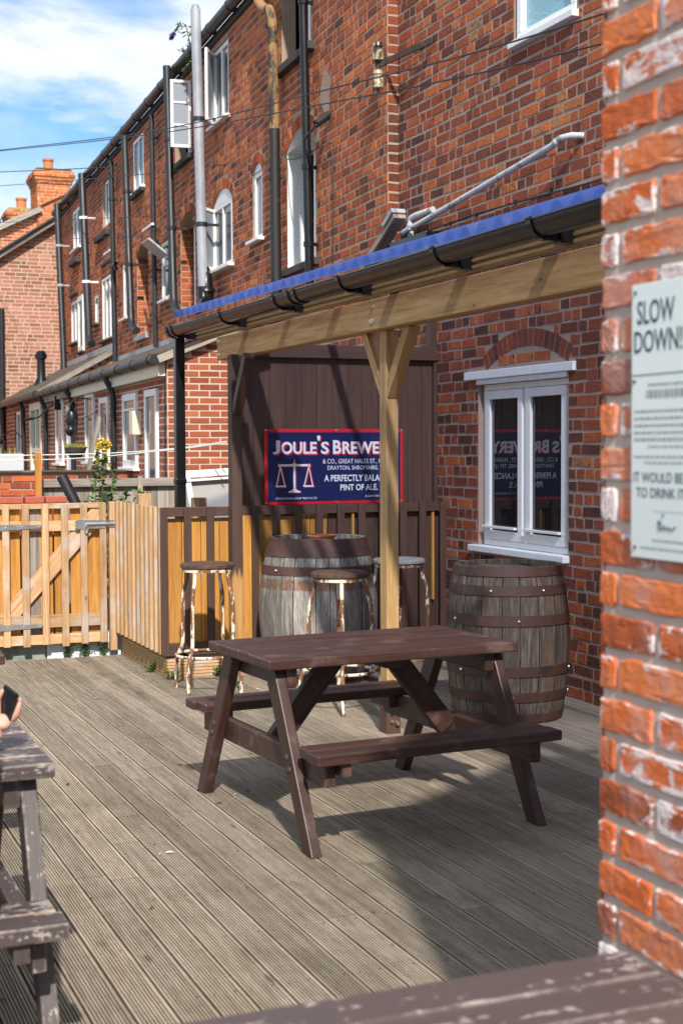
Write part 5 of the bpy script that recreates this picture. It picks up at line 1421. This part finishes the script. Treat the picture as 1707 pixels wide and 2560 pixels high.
for pts, nl in (([(2.62, 11.5, .3), (2.60, 11.5, .9), (2.61, 11.5, 1.25), (2.615, 11.5, 1.60)], 46), ([(2.64, 11.52, .3), (2.56, 11.5, .9), (2.545, 11.5, 1.25), (2.57, 11.5, 1.50)], 40), ([(2.66, 11.5, .3), (2.70, 11.5, .9), (2.68, 11.5, 1.15), (2.70, 11.5, 1.42)], 36), ([(2.75, 11.5, .3), (2.86, 11.5, .95), (2.91, 11.5, 1.20)], 24), ([(2.7, 11.45, .3), (2.74, 11.45, .9), (2.79, 11.45, 1.18)], 26), ([(2.6, 11.45, .3), (2.52, 11.42, .9), (2.46, 11.4, 1.16)], 24)):
    shoot(ms, ml_, pts, .009, nl, .062, .040)
build('stem', ms, M_stem, rs); build('foliage', ml_, M_leaf, rs)
for c, r in (((2.60, 11.48, 1.61), .040), ((2.645, 11.47, 1.59), .034), ((2.575, 11.47, 1.575), .026), ((2.62, 11.46, 1.54), .022), ((2.55, 11.47, 1.44), .016), ((2.66, 11.47, 1.42), .014), ((2.915, 11.48, 1.235), .013), ((2.60, 11.47, 1.47), .015)):
    mf = MB()
    for k in range(30):
        d = Vector((R_.gauss(0, 1), R_.gauss(0, 1), R_.gauss(0, 1))).normalized(); leaf(mf, Vector(c)+d*r*.35, d, r*.9, r*1.0)
    build('flower', mf, M_yel, rs)
sb = thing('twiggy_shrub', 'twiggy shrub with yellowing leaves at the left edge behind the gate', 'plant', (1.6, 11.3, .24))
ms, ml_ = MB(), MB()
for k in range(16):
    x = R_.uniform(1.30, 1.75); top = (x+R_.uniform(-.15, .2), 11.3+R_.uniform(-.15, .15), R_.uniform(1.15, 1.44))
    shoot(ms, ml_, [(1.6, 11.3, .4), (x, 11.3+R_.uniform(-.1, .1), .95), top], .006, 16, .034, .022)
build('stem', ms, M_twig, sb); build('foliage', ml_, M_leafy, sb)
bd = thing('buddleia', 'self seeded buddleia with one purple flower growing from the roof gutter', 'plant', tuple(FT.p(6.7, .1, 6.2)))
ms, ml_, mf = MB(), MB(), MB()
def tpix(s, z, d=.10): return tuple(FT.q(s-.05, d, z))
for pts in ([tpix(6.75, 6.25), tpix(6.95, 6.52), tpix(7.1, 6.70), tpix(7.45, 6.80), tpix(7.78, 6.80)], [tpix(6.75, 6.25), tpix(6.9, 6.38), tpix(7.2, 6.44), tpix(7.4, 6.47)], [tpix(6.7, 6.25), tpix(6.95, 6.27), tpix(7.3, 6.30), tpix(7.6, 6.26)], [tpix(6.7, 6.2), tpix(6.72, 6.5), tpix(6.75, 6.62)], [tpix(6.7, 6.2), tpix(7.0, 6.2), tpix(7.25, 6.16)]):
    shoot(ms, ml_, pts, .008, 13, .075, .026)
p0, p1 = Vector(tpix(7.76, 6.80)), Vector(tpix(7.98, 6.79))
for k in range(160):
    p = p0.lerp(p1, R_.random()); leaf(mf, p, (R_.gauss(0, 1), R_.gauss(0, 1), R_.gauss(0, 1)), .035, .025)
build('stem', ms, M_twig, bd); build('foliage', ml_, M_leaf, bd); build('flower', mf, M_purple, bd)
for i_, (x, y, z, n, lab) in enumerate(((2.13, 10.66, .0, 7, 'thin green weed at the middle of the white block under the gate'), (2.27, 10.655, .0, 9, 'bushy green weed on the white block under the gate'), (2.41, 10.66, .0, 6, 'small green weed on the white block beside the gate post'), (2.50, 9.62, -.02, 6, 'green weed in the gap under the side fence'), (2.56, 9.25, -.02, 6, 'green weed growing at the foot of the fence corner'), (2.90, 9.26, -.02, 7, 'green weed at the foot of the low fence beside the stool'))):
    w = thing('weed', lab, 'plant', (x, y, z), 0, 'weeds along the deck edge'); ms, ml_ = MB(), MB()
    for k in range(n):
        top = (x+R_.uniform(-.07, .07), y+R_.uniform(-.05, .01), z+R_.uniform(.05, .14)); shoot(ms, ml_, [(x, y, z-.02), ((x+top[0])/2, y-.01, z+.06), top], .003, 9, .024, .012)
    build('stem', ms, M_stem, w); build('foliage', ml_, M_leaf, w)

# ------------------------------------------------------------------ overhead cables
def cable(label, pts, r, mat, cat='cable', name='overhead_cable', group=None):
    P = [Vector(p) for p in pts]; out = []
    for k in range(len(P)-1):
        for q in range(8):
            t = q/8; a = P[max(k-1, 0)]; b = P[k]; c = P[k+1]; d = P[min(k+2, len(P)-1)]
            out.append(.5*((2*b)+(c-a)*t+(2*a-5*b+4*c-d)*t*t+(3*b-a-3*c+d)*t*t*t))
    out.append(P[-1]); m = MB(); m.tube(out, r, 6); return tag(build(name, m, mat), label, cat, group)
def ray_at(px, py, plane_x):
    """point of the plane x = plane_x seen at (px, py) of the 1568 x 2352 photograph; used once to lay the cables out"""
    d = fwd+rt*((px-784)/3266.67)-up*((py-1176)/3266.67); t = plane_x/d.x
    return Vector((d.x*t, d.y*t, 1.55+d.z*t))
def far_at(px, py, dist):
    d = fwd+rt*((px-784)/3266.67)-up*((py-1176)/3266.67); return Vector((0, 0, 1.55))+d*dist
cable('thick black overhead cable, upper of the pair crossing the upstairs wall', [far_at(-160, 368, 24), far_at(0, 345, 21), far_at(352, 301, 15.5), ray_at(790, 196, 4.2), ray_at(1100, 118, 4.25), ray_at(1480, 2, 4.3)], .0058, M_cable)
cable('thick black overhead cable, lower of the pair crossing the upstairs wall', [far_at(-160, 366, 24.2), far_at(0, 347, 21.2), far_at(352, 308, 15.7), ray_at(790, 230, 4.2), ray_at(1100, 168, 4.25), ray_at(1480, 76, 4.3)], .0058, M_cable)
cable('thin wire sloping past the chimney, upper of the two faint wires', [far_at(-100, 398, 26), far_at(0, 395, 25), far_at(240, 384, 22), far_at(560, 360, 17), FT.p(4.1, .03, 4.72)], .007, M_cable)
cable('thin wire sloping past the chimney, lower of the two faint wires', [far_at(-100, 432, 25), far_at(0, 427, 24), far_at(352, 398, 18), far_at(600, 366, 14.5), FT.p(2.35, .06, 4.2), FT.p(1.62, .03, 4.17), FT.p(1.42, .02, 4.05), FT.p(1.42, .02, 3.0)], .005, M_cable)
for k, (a, b, lab) in enumerate((((0, 511), (410, 494), 'faint thin wire crossing the terrace below the top windows'), ((0, 553), (390, 541), 'faint thin wire crossing the terrace above the middle windows'))):
    cable(lab, [far_at(a[0]-60, a[1]+1, 24), far_at(a[0], a[1], 23), far_at(*b, 17.5)], .004, M_cable)
cable('white clothes line, upper of the two strung across the yard', [far_at(-60, 1049, 13.3), far_at(0, 1047, 13.2), far_at(250, 1041, 12.8), far_at(412, 1029, 12.3), far_at(520, 1014, 11.8)], .0045, M_line, 'clothes line', 'clothes_line')
cable('white clothes line, lower of the two strung across the yard', [far_at(-60, 1060, 13.3), far_at(0, 1058, 13.2), far_at(190, 1052, 12.9), far_at(412, 1031, 12.2), far_at(520, 1017, 11.7)], .0045, M_line, 'clothes line', 'clothes_line')

# ------------------------------------------------------------------ person at the left table
ps = thing('person', 'person in dark trousers sitting at the weathered table holding up a phone', 'person', (.26, 3.42, 0))
def skinned(verts, edges, radii, root=0, sub=1):
    me = bpy.data.meshes.new('skin_tmp'); me.from_pydata(verts, edges, [])
    o = bpy.data.objects.new('skin_tmp', me); COL.objects.link(o)
    md = o.modifiers.new('skin', 'SKIN'); md.use_smooth_shade = True
    for k, r in enumerate(radii):
        sv = me.skin_vertices[0].data[k]; sv.radius = r if isinstance(r, tuple) else (r, r); sv.use_root = (k == root)
    s = o.modifiers.new('sub', 'SUBSURF'); s.levels = s.render_levels = sub
    dg = bpy.context.evaluated_depsgraph_get(); dg.update()
    m2 = bpy.data.meshes.new_from_object(o.evaluated_get(dg))
    vs = [tuple(v.co) for v in m2.vertices]; fs = [tuple(p.vertices) for p in m2.polygons]
    bpy.data.objects.remove(o); bpy.data.meshes.remove(me); bpy.data.meshes.remove(m2)
    return vs, fs
B = [(.26, 3.42, .53), (.26, 3.44, .72), (.26, 3.47, .92), (.26, 3.50, 1.03), (.26, 3.53, 1.10), (.26, 3.55, 1.19), (.26, 3.57, 1.27),
     (.38, 3.43, .53), (.405, 3.62, .54), (.40, 3.84, .52), (.39, 3.90, .30), (.39, 3.93, .08), (.39, 4.06, .045),
     (.16, 3.43, .52), (.15, 3.66, .53), (.14, 3.86, .53), (.13, 3.90, .30), (.13, 3.93, .08), (.13, 4.06, .045),
     (.41, 3.49, 1.00), (.40, 3.58, .86), (.385, 3.74, .775), (.51, 3.885, .765), (.556, 3.93, .785),
     (.10, 3.49, 1.00), (.03, 3.56, .84), (.08, 3.72, .78), (.17, 3.85, .775)]
E_ = [(0, 1), (1, 2), (2, 3), (3, 4), (4, 5), (5, 6), (0, 7), (7, 8), (8, 9), (9, 10), (10, 11), (11, 12), (0, 13), (13, 14), (14, 15), (15, 16), (16, 17), (17, 18), (3, 19), (19, 20), (20, 21), (21, 22), (22, 23), (3, 24), (24, 25), (25, 26), (26, 27)]
RD = [(.155, .12), (.13, .10), (.155, .11), (.12, .09), .055, (.085, .095), (.07, .085), .095, .082, .065, .052, .042, .035, .095, .082, .065, .052, .042, .035, .062, .046, .040, .030, .028, .062, .046, .040, .03]
bv, bf = skinned(B, E_, RD)
m = MB(); m.v = list(bv); m.f = list(bf)
hand = []
# palm and fingers of the raised hand, fingers closed on the phone's far and near faces
def chain(pts, rs):
    v, f = skinned(pts, [(k, k+1) for k in range(len(pts)-1)], rs, 0, 2); i = len(m.v); m.v.extend(v); m.f.extend([tuple(i+q for q in x) for x in f])
chain([(.560, 3.925, .783), (.568, 3.945, .805), (.572, 3.955, .825)], [(.026, .020), (.034, .017), (.032, .014)])
W0 = Vector((.572, 3.955, .825))
PH = Vector((.655, 3.965, .945))
for k, (o1, o2, o3, r) in enumerate((((-.028, .004, .0), (-.034, .004, .040), (-.010, -.004, .066), .0090), ((-.008, .008, .004), (-.010, .004, .046), (.014, -.010, .070), .0092), ((.012, .006, .0), (.016, -.002, .040), (.036, -.014, .058), .0088), ((.026, -.002, -.010), (.036, -.008, .022), (.052, -.018, .040), .0078))):
    q = [W0+Vector((o1[0], o1[1], -.012)), W0+Vector(o1)+Vector((0, 0, .012)), W0+Vector(o2)-Vector((0, 0, .004)), W0+Vector(o2).lerp(Vector(o3), .55)+Vector((0, 0, .004)), W0+Vector(o3)]
    chain(q, [r*1.15, r*1.1, r, r*.92, r*.7])
chain([W0+Vector((.020, -.012, -.020)), W0+Vector((.034, -.030, .0)), W0+Vector((.040, -.034, .022)), W0+Vector((.042, -.026, .040))], [.012, .0115, .010, .0075])
m.tone = [.5]*len(m.f); m.dirt = [0]*len(m.f); m.uv = [[(0, 0)]*len(f) for f in m.f]
bo_ = build('body', m, M_skin, ps, smooth=True)
def shell(name, mat, keep, off):
    """garment: the body's own surface pushed out a little where keep(point) holds"""
    cl = MB(); bm = bmesh.new(); me = bpy.data.meshes.new('t'); me.from_pydata(bv, [], bf); bm.from_mesh(me); bm.normal_update()
    idx = {}
    for f in bm.faces:
        if all(keep(v.co) for v in f.verts):
            ids = []
            for v in f.verts:
                if v.index not in idx: idx[v.index] = len(cl.v); cl.v.append(tuple(v.co+v.normal*off))
                ids.append(idx[v.index])
            cl.f.append(tuple(ids)); cl.tone.append(.5); cl.dirt.append(0); cl.uv.append([(0, 0)]*len(ids))
    bm.free(); bpy.data.meshes.remove(me)
    return build(name, cl, mat, ps, smooth=True, fixn=False)
shell('trousers', M_cloth, lambda c: c.z < .74 and c.z > .10 and not (c.y > 3.5 and c.z > .63), .014)
shell('jumper', M_shirt, lambda c: .66 < c.z < 1.08 and (c.y < 3.72), .013)
shell('shoe', M_black, lambda c: c.z < .12, .010)
m = MB(); m.ball((.26, 3.545, 1.245), .098, 16, (.90, 1.0, 1.1)); hr = build('hair', m, M_hair, ps, smooth=True)
m = MB()
for e in (-1, 1): m.ball((.26+e*.032, 3.652, 1.225), .011, 8)
build('eye', m, M_white, ps); m = MB(); m.ball((.26, 3.662, 1.195), .014, 8, (.8, 1.3, 1.5)); m.ball((.26, 3.648, 1.150), .02, 8, (1.2, .5, .35)); build('nose_and_mouth', m, M_skin, ps, smooth=True)
ph = MB()
PM = Matrix.Translation(W0+Vector((.012, -.014, .036))) @ Matrix.Rotation(rad(-58), 4, 'Z') @ Matrix.Rotation(rad(24), 4, 'Y')
ph.mbox(PM, .060, .009, .112)
ps.location.x += .038
for v_ in range(len(ph.v)): ph.v[v_] = (ph.v[v_][0]+.036, ph.v[v_][1], ph.v[v_][2]-.016)
po = build('phone', ph, M_phone, bevel=.004); tag(po, 'black mobile phone held up in the seated person\'s hand', 'phone')
